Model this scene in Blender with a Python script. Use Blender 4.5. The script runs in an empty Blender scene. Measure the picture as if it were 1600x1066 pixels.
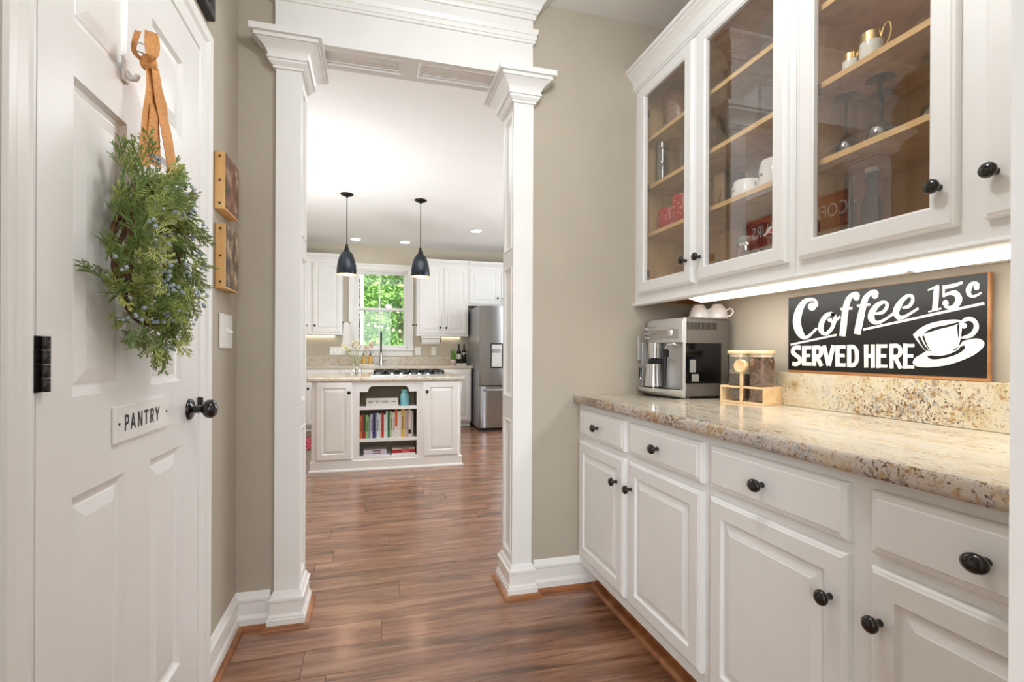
import bpy, bmesh, math, random
from mathutils import Vector, Matrix
R = random.Random(11)
SC = bpy.context.scene
COL = SC.collection

# ------------------------------------------------------------------ camera
H_CAM = 1.115
yaw, roll = 0.2691, 0.0046
cam_d = bpy.data.cameras.new('camera'); cam = bpy.data.objects.new('camera', cam_d); COL.objects.link(cam)
cam_d.sensor_fit = 'HORIZONTAL'; cam_d.sensor_width = 36.0
cam_d.lens = 36.0 * 784.05 / 1600.0
cam_d.shift_y = (550.0 - 533.0) / 1600.0
cam_d.clip_start = 0.02; cam_d.clip_end = 200
fw = Vector((math.sin(yaw), math.cos(yaw), 0)); rt0 = Vector((math.cos(yaw), -math.sin(yaw), 0)); up0 = Vector((0, 0, 1))
rt = rt0 * math.cos(roll) + up0 * math.sin(roll)
up = up0 * math.cos(roll) - rt0 * math.sin(roll)
M = Matrix((rt, up, -fw)).transposed().to_4x4(); M.translation = Vector((0, 0, H_CAM))
cam.matrix_world = M
SC.camera = cam

# ------------------------------------------------------------------ light
SC.view_settings.view_transform = 'Standard'; SC.view_settings.look = 'None'
SC.view_settings.gamma = 1.0; SC.view_settings.use_curve_mapping = False
SC.view_settings.exposure = 0.3
SC.cycles.use_denoising = True
SC.cycles.max_bounces = 10; SC.cycles.diffuse_bounces = 5; SC.cycles.glossy_bounces = 4
SC.cycles.transparent_max_bounces = 24; SC.cycles.transmission_bounces = 8
SC.cycles.caustics_reflective = False; SC.cycles.caustics_refractive = False
SC.cycles.sample_clamp_indirect = 6.0
W = bpy.data.worlds.new('overcast_sky'); SC.world = W; W.use_nodes = True
bg = W.node_tree.nodes['Background']; bg.inputs[0].default_value = (0.93, 0.97, 1.0, 1); bg.inputs[1].default_value = 1.1

def area(name, loc, tgt, sx, sy, power, col=(1, 0.96, 0.9)):
    d = bpy.data.lights.new(name, 'AREA'); d.shape = 'RECTANGLE'; d.size = sx; d.size_y = sy; d.energy = power; d.color = col
    o = bpy.data.objects.new(name, d); COL.objects.link(o); o.location = loc
    o.rotation_euler = (Vector(tgt) - Vector(loc)).to_track_quat('-Z', 'Y').to_euler(); return o
def point(name, loc, power, rad=0.05, col=(1, 0.94, 0.85)):
    d = bpy.data.lights.new(name, 'POINT'); d.energy = power; d.shadow_soft_size = rad; d.color = col
    o = bpy.data.objects.new(name, d); COL.objects.link(o); o.location = loc; return o
sd = bpy.data.lights.new('sun', 'SUN'); sd.energy = 5.0; sd.angle = 0.03; sd.color = (1, 0.95, 0.86)
so = bpy.data.objects.new('sun', sd); COL.objects.link(so); so.rotation_euler = (math.radians(38), math.radians(20), 0); so.location = (0, 5, 12)
point('pantry_ceiling_light', (0.42, 0.95, 2.42), 17.0, 0.09, (0.97, 0.985, 1.0))
area('dining_window_light', (-0.6, -2.6, 1.7), (0.1, 1.4, 1.25), 2.4, 1.9, 96.0, (0.90, 0.95, 1.0))
area('kitchen_side_window_light', (3.1, 4.9, 1.7), (0.0, 5.4, 1.2), 2.6, 1.7, 60.0, (0.92, 0.965, 1.0))
area('kitchen_ceiling_light', (0.5, 4.1, 2.71), (0.5, 4.1, 0), 1.6, 1.2, 18.0, (0.95, 0.98, 1.0))
area('kitchen_ceiling_fill', (-1.0, 4.4, 1.35), (-0.1, 5.0, 2.7), 0.6, 0.6, 30.0, (0.93, 0.97, 1.0))  # added fill lamp without a fixture, aimed up to brighten the kitchen ceiling

# ------------------------------------------------------------------ materials
def s2l(c): return tuple(((v / 255) / 12.92 if v / 255 <= 0.04045 else ((v / 255 + 0.055) / 1.055) ** 2.4) for v in c)
def nm(name):
    m = bpy.data.materials.new(name); m.use_nodes = True; nt = m.node_tree
    b = nt.nodes['Principled BSDF']; return m, nt, b
def node(nt, t, **kw):
    n = nt.nodes.new(t)
    for k, v in kw.items():
        if hasattr(n, k): setattr(n, k, v)
        else: n.inputs[k].default_value = v
    return n
def ramp(nt, stops):
    r = nt.nodes.new('ShaderNodeValToRGB'); cr = r.color_ramp
    while len(cr.elements) < len(stops): cr.elements.new(0.5)
    for e, (p, c) in zip(cr.elements, stops): e.position = p; e.color = (*c, 1)
    return r
def plain(name, rgb, rough=0.5, metal=0.0, var=0.03, scale=6.0, bump=0.0, bscale=80.0, coat=0.0, emit=None, es=0.0):
    """one colour with a slight mottling, all from noise"""
    m, nt, b = nm(name); c = s2l(rgb)
    tc = node(nt, 'ShaderNodeTexCoord'); nz = node(nt, 'ShaderNodeTexNoise'); nz.inputs['Scale'].default_value = scale
    nt.links.new(tc.outputs['Object'], nz.inputs['Vector'])
    r = ramp(nt, [(0.3, tuple(v * (1 - var) for v in c)), (0.7, tuple(min(1, v * (1 + var)) for v in c))])
    nt.links.new(nz.outputs['Fac'], r.inputs[0]); nt.links.new(r.outputs[0], b.inputs['Base Color'])
    b.inputs['Roughness'].default_value = rough; b.inputs['Metallic'].default_value = metal
    if coat: b.inputs['Coat Weight'].default_value = coat; b.inputs['Coat Roughness'].default_value = 0.1
    if bump:
        n2 = node(nt, 'ShaderNodeTexNoise'); n2.inputs['Scale'].default_value = bscale; nt.links.new(tc.outputs['Object'], n2.inputs['Vector'])
        bp = node(nt, 'ShaderNodeBump'); bp.inputs['Strength'].default_value = bump; bp.inputs['Distance'].default_value = 0.002
        nt.links.new(n2.outputs['Fac'], bp.inputs['Height']); nt.links.new(bp.outputs[0], b.inputs['Normal'])
    if emit: b.inputs['Emission Color'].default_value = (*s2l(emit), 1); b.inputs['Emission Strength'].default_value = es
    return m
def wood(name, dark, mid, light, axis='X', rough=0.4, scale=1.0, perobj=True, bump=0.12, vary=0.25, stretch=18, fine=False):
    m, nt, b = nm(name)
    tc = node(nt, 'ShaderNodeTexCoord'); mp = node(nt, 'ShaderNodeMapping')
    st = {'X': (1.7 if fine else 1.2, stretch, stretch), 'Y': (stretch, 1.2, stretch), 'Z': (stretch, stretch, 1.2)}[axis]
    mp.inputs['Scale'].default_value = tuple(v * scale for v in st)
    nt.links.new(tc.outputs['Object'], mp.inputs['Vector'])
    vec = mp.outputs[0]; oi = node(nt, 'ShaderNodeObjectInfo')
    if perobj:
        mul = node(nt, 'ShaderNodeVectorMath', operation='SCALE'); cx = node(nt, 'ShaderNodeCombineXYZ')
        for k in range(3): nt.links.new(oi.outputs['Random'], cx.inputs[k])
        nt.links.new(cx.outputs[0], mul.inputs[0]); mul.inputs['Scale'].default_value = 137.0
        ad = node(nt, 'ShaderNodeVectorMath', operation='ADD'); nt.links.new(vec, ad.inputs[0]); nt.links.new(mul.outputs[0], ad.inputs[1]); vec = ad.outputs[0]
    n1 = node(nt, 'ShaderNodeTexNoise'); n1.inputs['Scale'].default_value = 1.0; n1.inputs['Detail'].default_value = 6; n1.inputs['Distortion'].default_value = 0.6; n1.inputs['Roughness'].default_value = 0.62
    nt.links.new(vec, n1.inputs['Vector'])
    r = ramp(nt, [(0.30, s2l(dark)), (0.48, s2l(mid)), (0.66, s2l(light))]); nt.links.new(n1.outputs['Fac'], r.inputs[0])
    colr = r.outputs[0]
    if fine:
        mp3 = node(nt, 'ShaderNodeMapping'); mp3.inputs['Scale'].default_value = (3.2, 5.0, 5.0); nt.links.new(vec, mp3.inputs['Vector'])
        n3 = node(nt, 'ShaderNodeTexNoise'); n3.inputs['Scale'].default_value = 1.0; n3.inputs['Detail'].default_value = 5; n3.inputs['Roughness'].default_value = 0.7; nt.links.new(mp3.outputs[0], n3.inputs['Vector'])
        r3 = ramp(nt, [(0.30, (0.42, 0.40, 0.40)), (0.46, (0.86, 0.86, 0.86)), (0.68, (1.12, 1.12, 1.12))]); nt.links.new(n3.outputs['Fac'], r3.inputs[0])
        mm = node(nt, 'ShaderNodeMixRGB', blend_type='MULTIPLY'); mm.inputs['Fac'].default_value = 0.8; nt.links.new(colr, mm.inputs['Color1']); nt.links.new(r3.outputs[0], mm.inputs['Color2']); colr = mm.outputs[0]
        b.inputs['Coat Weight'].default_value = 0.35; b.inputs['Coat Roughness'].default_value = 0.16
    hs = node(nt, 'ShaderNodeHueSaturation'); nt.links.new(colr, hs.inputs['Color'])
    mr = node(nt, 'ShaderNodeMapRange'); mr.inputs['To Min'].default_value = 1 - vary; mr.inputs['To Max'].default_value = 1 + vary
    nt.links.new(oi.outputs['Random'], mr.inputs['Value']); nt.links.new(mr.outputs[0], hs.inputs['Value'])
    nt.links.new(hs.outputs[0], b.inputs['Base Color'])
    b.inputs['Roughness'].default_value = rough
    if bump:
        bp = node(nt, 'ShaderNodeBump'); bp.inputs['Strength'].default_value = bump; bp.inputs['Distance'].default_value = 0.003
        nt.links.new(n1.outputs['Fac'], bp.inputs['Height']); nt.links.new(bp.outputs[0], b.inputs['Normal'])
    return m
def granite(name, stretch=(1, 1, 1), dens=0.0, base=((206, 200, 192), (234, 226, 206), (230, 212, 178), (196, 164, 116)), rough=0.12):
    m, nt, b = nm(name); L = nt.links.new
    tc = node(nt, 'ShaderNodeTexCoord'); mp = node(nt, 'ShaderNodeMapping'); mp.inputs['Scale'].default_value = stretch
    L(tc.outputs['Object'], mp.inputs['Vector'])
    a = node(nt, 'ShaderNodeTexNoise'); a.inputs['Scale'].default_value = 14; a.inputs['Detail'].default_value = 6; a.inputs['Roughness'].default_value = 0.65; L(mp.outputs[0], a.inputs['Vector'])
    r = ramp(nt, [(p, s2l(c)) for p, c in zip((0.30, 0.46, 0.60, 0.74), base)]); L(a.outputs['Fac'], r.inputs[0])
    big = node(nt, 'ShaderNodeTexNoise'); big.inputs['Scale'].default_value = 5; big.inputs['Detail'].default_value = 2; L(mp.outputs[0], big.inputs['Vector'])
    def fleck(scale, lo, hi, col, base, off, amt=0.14):
        g = node(nt, 'ShaderNodeTexNoise'); g.inputs['Scale'].default_value = scale; g.inputs['Detail'].default_value = 4; g.inputs['Roughness'].default_value = 0.7
        m2 = node(nt, 'ShaderNodeMapping'); m2.inputs['Location'].default_value = off; L(mp.outputs[0], m2.inputs['Vector']); L(m2.outputs[0], g.inputs['Vector'])
        ad = node(nt, 'ShaderNodeMath', operation='MULTIPLY_ADD'); L(big.outputs['Fac'], ad.inputs[0]); ad.inputs[1].default_value = amt * 2; L(g.outputs['Fac'], ad.inputs[2])
        q = ramp(nt, [(lo + amt - dens, (0, 0, 0)), (hi + amt - dens, (1, 1, 1))]); L(ad.outputs[0], q.inputs[0])
        mx = node(nt, 'ShaderNodeMixRGB'); L(q.outputs[0], mx.inputs['Fac']); L(base, mx.inputs['Color1']); mx.inputs['Color2'].default_value = (*s2l(col), 1); return mx.outputs[0]
    c1 = fleck(60, .60, .70, (176, 138, 92), r.outputs[0], (1, 2, 3))
    c2 = fleck(95, .635, .69, (116, 86, 58), c1, (4, 1, 8))
    c3 = fleck(130, .655, .70, (66, 56, 50), c2, (9, 5, 2))
    c4 = fleck(80, .64, .72, (150, 146, 146), c3, (2, 9, 4))
    L(c4, b.inputs['Base Color']); b.inputs['Roughness'].default_value = rough
    return m
def clear(name, tint=(255, 255, 255), ior=1.5, rough=0.0, boost=1.0, edge=0.0):
    m = bpy.data.materials.new(name); m.use_nodes = True; nt = m.node_tree; nt.nodes.clear(); L = nt.links.new
    o = node(nt, 'ShaderNodeOutputMaterial'); t = node(nt, 'ShaderNodeBsdfTransparent'); g = node(nt, 'ShaderNodeBsdfGlossy'); mx = node(nt, 'ShaderNodeMixShader'); fr = node(nt, 'ShaderNodeFresnel')
    t.inputs['Color'].default_value = (*s2l(tint), 1); g.inputs['Roughness'].default_value = rough; g.inputs['Color'].default_value = (1, 1, 1, 1); fr.inputs['IOR'].default_value = ior
    mu = node(nt, 'ShaderNodeMath', operation='MULTIPLY'); mu.inputs[1].default_value = boost; mu.use_clamp = True
    ge = node(nt, 'ShaderNodeNewGeometry'); iv = node(nt, 'ShaderNodeMath', operation='SUBTRACT'); iv.inputs[0].default_value = 1.0; L(ge.outputs['Backfacing'], iv.inputs[1])
    m3 = node(nt, 'ShaderNodeMath', operation='MULTIPLY'); L(fr.outputs[0], mu.inputs[0]); L(mu.outputs[0], m3.inputs[0]); L(iv.outputs[0], m3.inputs[1]); 
    if edge:   # thick glass shows its silhouette: more mirror, less view-through, towards grazing angles
        lw = node(nt, 'ShaderNodeLayerWeight'); lw.inputs['Blend'].default_value = 0.5; pw = node(nt, 'ShaderNodeMath', operation='POWER'); pw.inputs[1].default_value = 1.8; L(lw.outputs['Facing'], pw.inputs[0])
        em = node(nt, 'ShaderNodeMath', operation='MULTIPLY'); em.inputs[1].default_value = edge; L(pw.outputs[0], em.inputs[0])
        mxm = node(nt, 'ShaderNodeMath', operation='MAXIMUM'); gt = node(nt, 'ShaderNodeMath', operation='MULTIPLY'); L(em.outputs[0], gt.inputs[0]); L(iv.outputs[0], gt.inputs[1]); L(gt.outputs[0], mxm.inputs[0]); L(m3.outputs[0], mxm.inputs[1]); L(mxm.outputs[0], mx.inputs[0])
    else: L(m3.outputs[0], mx.inputs[0])
    L(t.outputs[0], mx.inputs[1]); L(g.outputs[0], mx.inputs[2]); L(mx.outputs[0], o.inputs['Surface'])
    return m
def brushed(name, rgb, rough=0.25, axis=(1, 1, 60)):
    m, nt, b = nm(name); L = nt.links.new
    tc = node(nt, 'ShaderNodeTexCoord'); mp = node(nt, 'ShaderNodeMapping'); mp.inputs['Scale'].default_value = axis; L(tc.outputs['Object'], mp.inputs['Vector'])
    n1 = node(nt, 'ShaderNodeTexNoise'); n1.inputs['Scale'].default_value = 8; L(mp.outputs[0], n1.inputs['Vector'])
    mr = node(nt, 'ShaderNodeMapRange'); mr.inputs['To Min'].default_value = rough * 0.8; mr.inputs['To Max'].default_value = rough * 1.25; L(n1.outputs['Fac'], mr.inputs['Value']); L(mr.outputs[0], b.inputs['Roughness'])
    b.inputs['Base Color'].default_value = (*s2l(rgb), 1); b.inputs['Metallic'].default_value = 1.0
    return m
def spots(name, base, dot, scale=30, size=0.25, rough=0.4, ring=False):
    m, nt, b = nm(name); L = nt.links.new
    tc = node(nt, 'ShaderNodeTexCoord'); v = node(nt, 'ShaderNodeTexVoronoi'); v.inputs['Scale'].default_value = scale; L(tc.outputs['Object'], v.inputs['Vector'])
    stops = [(size * 0.55, s2l(base)), (size * 0.7, s2l(dot)), (size, s2l(dot)), (size * 1.1, s2l(base))] if ring else [(size, s2l(dot)), (size * 1.15, s2l(base))]
    r = ramp(nt, stops); L(v.outputs['Distance'], r.inputs[0]); L(r.outputs[0], b.inputs['Base Color']); b.inputs['Roughness'].default_value = rough
    return m
def photo_print(name, cols, scale=14):
    m, nt, b = nm(name); L = nt.links.new
    tc = node(nt, 'ShaderNodeTexCoord'); n1 = node(nt, 'ShaderNodeTexNoise'); n1.inputs['Scale'].default_value = scale; n1.inputs['Detail'].default_value = 4; L(tc.outputs['Object'], n1.inputs['Vector'])
    r = ramp(nt, [(0.32 + 0.36 * i / (len(cols) - 1), s2l(c)) for i, c in enumerate(cols)]); L(n1.outputs['Fac'], r.inputs[0]); L(r.outputs[0], b.inputs['Base Color']); b.inputs['Roughness'].default_value = 0.35
    return m

MT = {}
MT['trim'] = plain('white_trim_paint', (236, 235, 232), 0.32, var=0.015, bump=0.03, bscale=40)
MT['door'] = plain('white_door_paint', (238, 237, 235), 0.30, var=0.012, bump=0.05, bscale=60)
MT['cab'] = plain('white_cabinet_paint', (238, 238, 236), 0.38, var=0.015)
MT['wall'] = plain('taupe_wall_paint', (181, 171, 155), 0.75, var=0.02, bump=0.05, bscale=160)
MT['kwall'] = plain('warm_beige_wall_paint', (198, 189, 172), 0.75, var=0.02)
MT['ceil'] = plain('white_ceiling_paint', (238, 238, 237), 0.85, var=0.01, bump=0.04, bscale=200)
MT['taupe_in'] = plain('taupe_interior_paint', (160, 146, 120), 0.6, var=0.03)
MT['plank'] = wood('hickory_plank', (92, 62, 46), (142, 100, 76), (176, 134, 106), 'X', 0.26, 1.0, True, 0.10, 0.14, 15, True)
MT['subfloor'] = plain('dark_subfloor', (60, 42, 32), 0.8)
MT['shoe'] = wood('stained_shoe_moulding', (96, 56, 30), (150, 95, 55), (176, 120, 76), 'X', 0.35, 1.0, True, 0.05, 0.08, 10)
MT['maple'] = wood('maple_veneer', (198, 158, 112), (220, 184, 136), (234, 202, 156), 'Z', 0.42, 0.8, True, 0.03, 0.05, 14)
MT['maple_edge'] = wood('maple_edge_band', (208, 164, 104), (228, 188, 128), (238, 204, 150), 'Y', 0.4, 1.0, True, 0.02, 0.04, 12)
MT['oak_raw'] = wood('orange_plywood', (196, 126, 60), (226, 156, 84), (238, 180, 110), 'Y', 0.5, 1.0, False, 0.03, 0.0, 10)
MT['bamboo'] = wood('pale_bamboo', (214, 172, 122), (234, 200, 152), (244, 216, 174), 'Y', 0.45, 1.4, True, 0.02, 0.04, 10)
MT['granite'] = granite('cream_granite_top', (1.6, 0.55, 1), 0.03, ((180, 175, 166), (206, 199, 184), (200, 188, 164), (172, 145, 108)))
MT['granite_e'] = granite('cream_granite_edge', (1, 1, 1), 0.075, ((144, 138, 136), (196, 187, 178), (198, 178, 150), (156, 116, 76)))
MT['granite_s'] = granite('cream_granite_splash', (1, 1, 1), 0.035, ((194, 188, 174), (216, 206, 182), (206, 190, 156), (172, 140, 96)))
MT['granite_k'] = granite('kitchen_granite', (1, 1, 1), 0.02, ((186, 184, 178), (214, 208, 196), (204, 192, 168), (160, 138, 108)))
MT['bronze'] = plain('oil_rubbed_bronze', (26, 20, 16), 0.16, 0.35, var=0.1, coat=0.6)
MT['blackm'] = plain('black_metal', (14, 13, 13), 0.3, 0.3, var=0.05)
MT['blackp'] = plain('black_plastic', (18, 18, 19), 0.35, var=0.05)
MT['darkgrey'] = plain('dark_grey_housing', (100, 94, 88), 0.38, 0.25, var=0.04)
MT['blackgloss'] = plain('black_gloss', (10, 10, 12), 0.06, var=0.02)
MT['silver'] = plain('silver_plastic', (196, 195, 192), 0.32, 0.35, var=0.02)
MT['steel'] = brushed('brushed_steel', (200, 200, 202), 0.22, (1, 1, 30))
MT['fridge'] = brushed('fridge_steel', (176, 178, 182), 0.2, (60, 60, 1))
MT['fridgeside'] = plain('fridge_side_grey', (150, 152, 152), 0.35, 0.3, var=0.02)
MT['chrome'] = plain('chrome', (232, 232, 232), 0.06, 1.0, var=0.01)
MT['nickel'] = plain('dark_nickel', (110, 104, 98), 0.25, 1.0, var=0.02)
MT['white_ceramic'] = plain('white_ceramic', (244, 243, 240), 0.15, var=0.01)
MT['whitep'] = plain('white_plastic', (240, 239, 235), 0.35, var=0.01)
MT['gold'] = plain('gold_leaf', (236, 206, 140), 0.28, 1.0, var=0.03)
MT['pane'] = clear('cabinet_glass', (252, 251, 249), 1.5, 0.0, 2.6)
MT['wpane'] = clear('window_glass', (250, 252, 252), 1.45)
MT['glass'] = clear('clear_glassware', (250, 251, 251), 1.6, 0.0, 2.4, 0.85)
MT['glassrim'] = clear('heavy_glassware', (206, 210, 210), 1.75, 0.0, 3.0, 0.95)
MT['acrylic'] = clear('clear_acrylic', (240, 240, 238), 1.45, 0.05, 1.5, 0.4)
MT['led'] = plain('led_diffuser', (255, 252, 244), 0.5, emit=(252, 252, 250), es=8.0)
MT['led_k'] = plain('kitchen_led', (255, 250, 238), 0.5, emit=(255, 244, 222), es=4.0)
MT['lens'] = plain('recessed_lens', (255, 252, 244), 0.5, emit=(255, 250, 240), es=7.0)
MT['bulb'] = plain('warm_bulb', (255, 230, 190), 0.5, emit=(255, 205, 150), es=9.0)
MT['tinyb'] = plain('string_bulb', (255, 230, 180), 0.5, emit=(255, 222, 165), es=6.0)
MT['navy'] = plain('navy_enamel', (19, 28, 38), 0.2, 0.2, var=0.04)
MT['copper_in'] = plain('copper_inner_enamel', (226, 160, 120), 0.35, 0.3, var=0.03)
MT['bean'] = plain('roasted_bean', (112, 74, 48), 0.3, var=0.75, scale=60)
MT['darkbean'] = plain('dark_bean', (70, 50, 38), 0.4, var=0.4, scale=60)
MT['burlap'] = plain('orange_burlap', (220, 158, 98), 0.85, var=0.16, scale=160, bump=0.5, bscale=500)
MT['cedar'] = plain('cedar_green', (154, 168, 88), 0.55, var=0.30, scale=24)
MT['cedar2'] = plain('dark_cedar_green', (122, 146, 76), 0.55, var=0.30, scale=24)
MT['cedar3'] = plain('yellow_green_cedar', (184, 190, 112), 0.55, var=0.2, scale=24)
MT['berry'] = plain('juniper_berry', (146, 160, 166), 0.5, var=0.22, scale=60)
MT['twig'] = plain('brown_twig', (104, 74, 48), 0.75, var=0.25, scale=40)
MT['signface'] = wood('black_painted_board', (9, 8, 7), (14, 12, 11), (26, 21, 18), 'Y', 0.4, 1.0, False, 0.02, 0.0, 10)
MT['signwood'] = wood('stained_sign_edge', (140, 88, 50), (176, 120, 72), (196, 142, 92), 'Y', 0.5, 1.0, False, 0.03, 0.0, 10)
MT['signwhite'] = plain('white_sign_paint', (232, 230, 222), 0.4, var=0.02)
MT['ink'] = plain('dark_ink', (48, 48, 54), 0.5)
MT['pinewood'] = wood('raw_pine_block', (196, 140, 78), (222, 172, 108), (234, 192, 130), 'Z', 0.6, 1.0, True, 0.05, 0.05, 10)
MT['bandana'] = spots('red_bandana_print', (176, 14, 22), (226, 196, 196), 60, 0.22, 0.3, True)
MT['bandana2'] = spots('red_floral_print', (182, 18, 24), (232, 210, 206), 70, 0.24, 0.3, True)
MT['redwhite'] = spots('red_white_cloth', (238, 232, 230), (200, 30, 40), 60, 0.45, 0.7)
MT['jarfill'] = spots('brown_nuggets', (120, 72, 44), (176, 116, 74), 60, 0.3, 0.6)
MT['aqua'] = plain('aqua_glaze', (126, 190, 200), 0.3, var=0.05)
MT['greywood'] = wood('pale_grey_wood', (196, 192, 186), (214, 210, 204), (226, 222, 216), 'X', 0.6, 1.0, False, 0.02, 0.0, 10)
MT['paper'] = plain('book_paper', (232, 226, 210), 0.8, var=0.05, scale=60)
MT['leaf'] = plain('tree_leaf', (150, 196, 104), 0.5, var=0.35, scale=3)
MT['leaf2'] = plain('dark_tree_leaf', (112, 164, 96), 0.5, var=0.35, scale=3)
MT['bark'] = plain('tree_bark', (150, 136, 120), 0.9, var=0.25, scale=12)
MT['lawn'] = plain('lawn_grass', (96, 128, 62), 0.9, var=0.3, scale=3)
MT['rustred'] = plain('rusty_red_enamel', (150, 52, 34), 0.5, var=0.22, scale=9)
MT['amber'] = plain('amber_soap', (206, 164, 84), 0.15, var=0.05)
MT['winebottle'] = plain('dark_green_bottle', (16, 20, 14), 0.08, var=0.03)
MT['label'] = plain('bottle_label', (226, 224, 216), 0.6, var=0.03)
MT['herb'] = plain('herb_green', (120, 166, 72), 0.5, var=0.2, scale=40)
MT['dried'] = plain('dried_flower', (196, 186, 150), 0.8, var=0.2, scale=40)
MT['driedpink'] = plain('dusty_pink_flower', (204, 180, 158), 0.8, var=0.2, scale=40)
MT['stemgreen'] = plain('olive_stem', (134, 134, 92), 0.7, var=0.1)
MT['linen'] = plain('white_linen', (238, 236, 232), 0.9, var=0.03, scale=30)
MT['rug'] = spots('pink_rug_weave', (190, 58, 86), (228, 160, 172), 22, 0.33, 0.95)
MT['pot'] = spots('pink_floral_pot', (236, 220, 216), (196, 70, 86), 60, 0.35, 0.4)
MT['frameblack'] = plain('black_frame', (16, 15, 15), 0.35, var=0.05)
MT['framesilver'] = plain('silver_mat', (150, 148, 144), 0.3, 0.6, var=0.05)
MT['photo1'] = photo_print('sepia_shop_photo', [(44, 28, 22), (92, 58, 42), (128, 70, 50), (150, 118, 92), (196, 170, 132)], 22)
MT['photo2'] = photo_print('sepia_street_photo', [(50, 40, 38), (84, 66, 56), (150, 122, 92), (206, 182, 142)], 20)
MT['greycap'] = plain('grey_lid', (150, 148, 146), 0.4, 0.3, var=0.03)
MT['towelbrown'] = plain('kraft_box', (186, 152, 108), 0.7, var=0.04)
MT['brownside'] = plain('brown_box_side', (92, 72, 58), 0.6, var=0.04)

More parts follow.
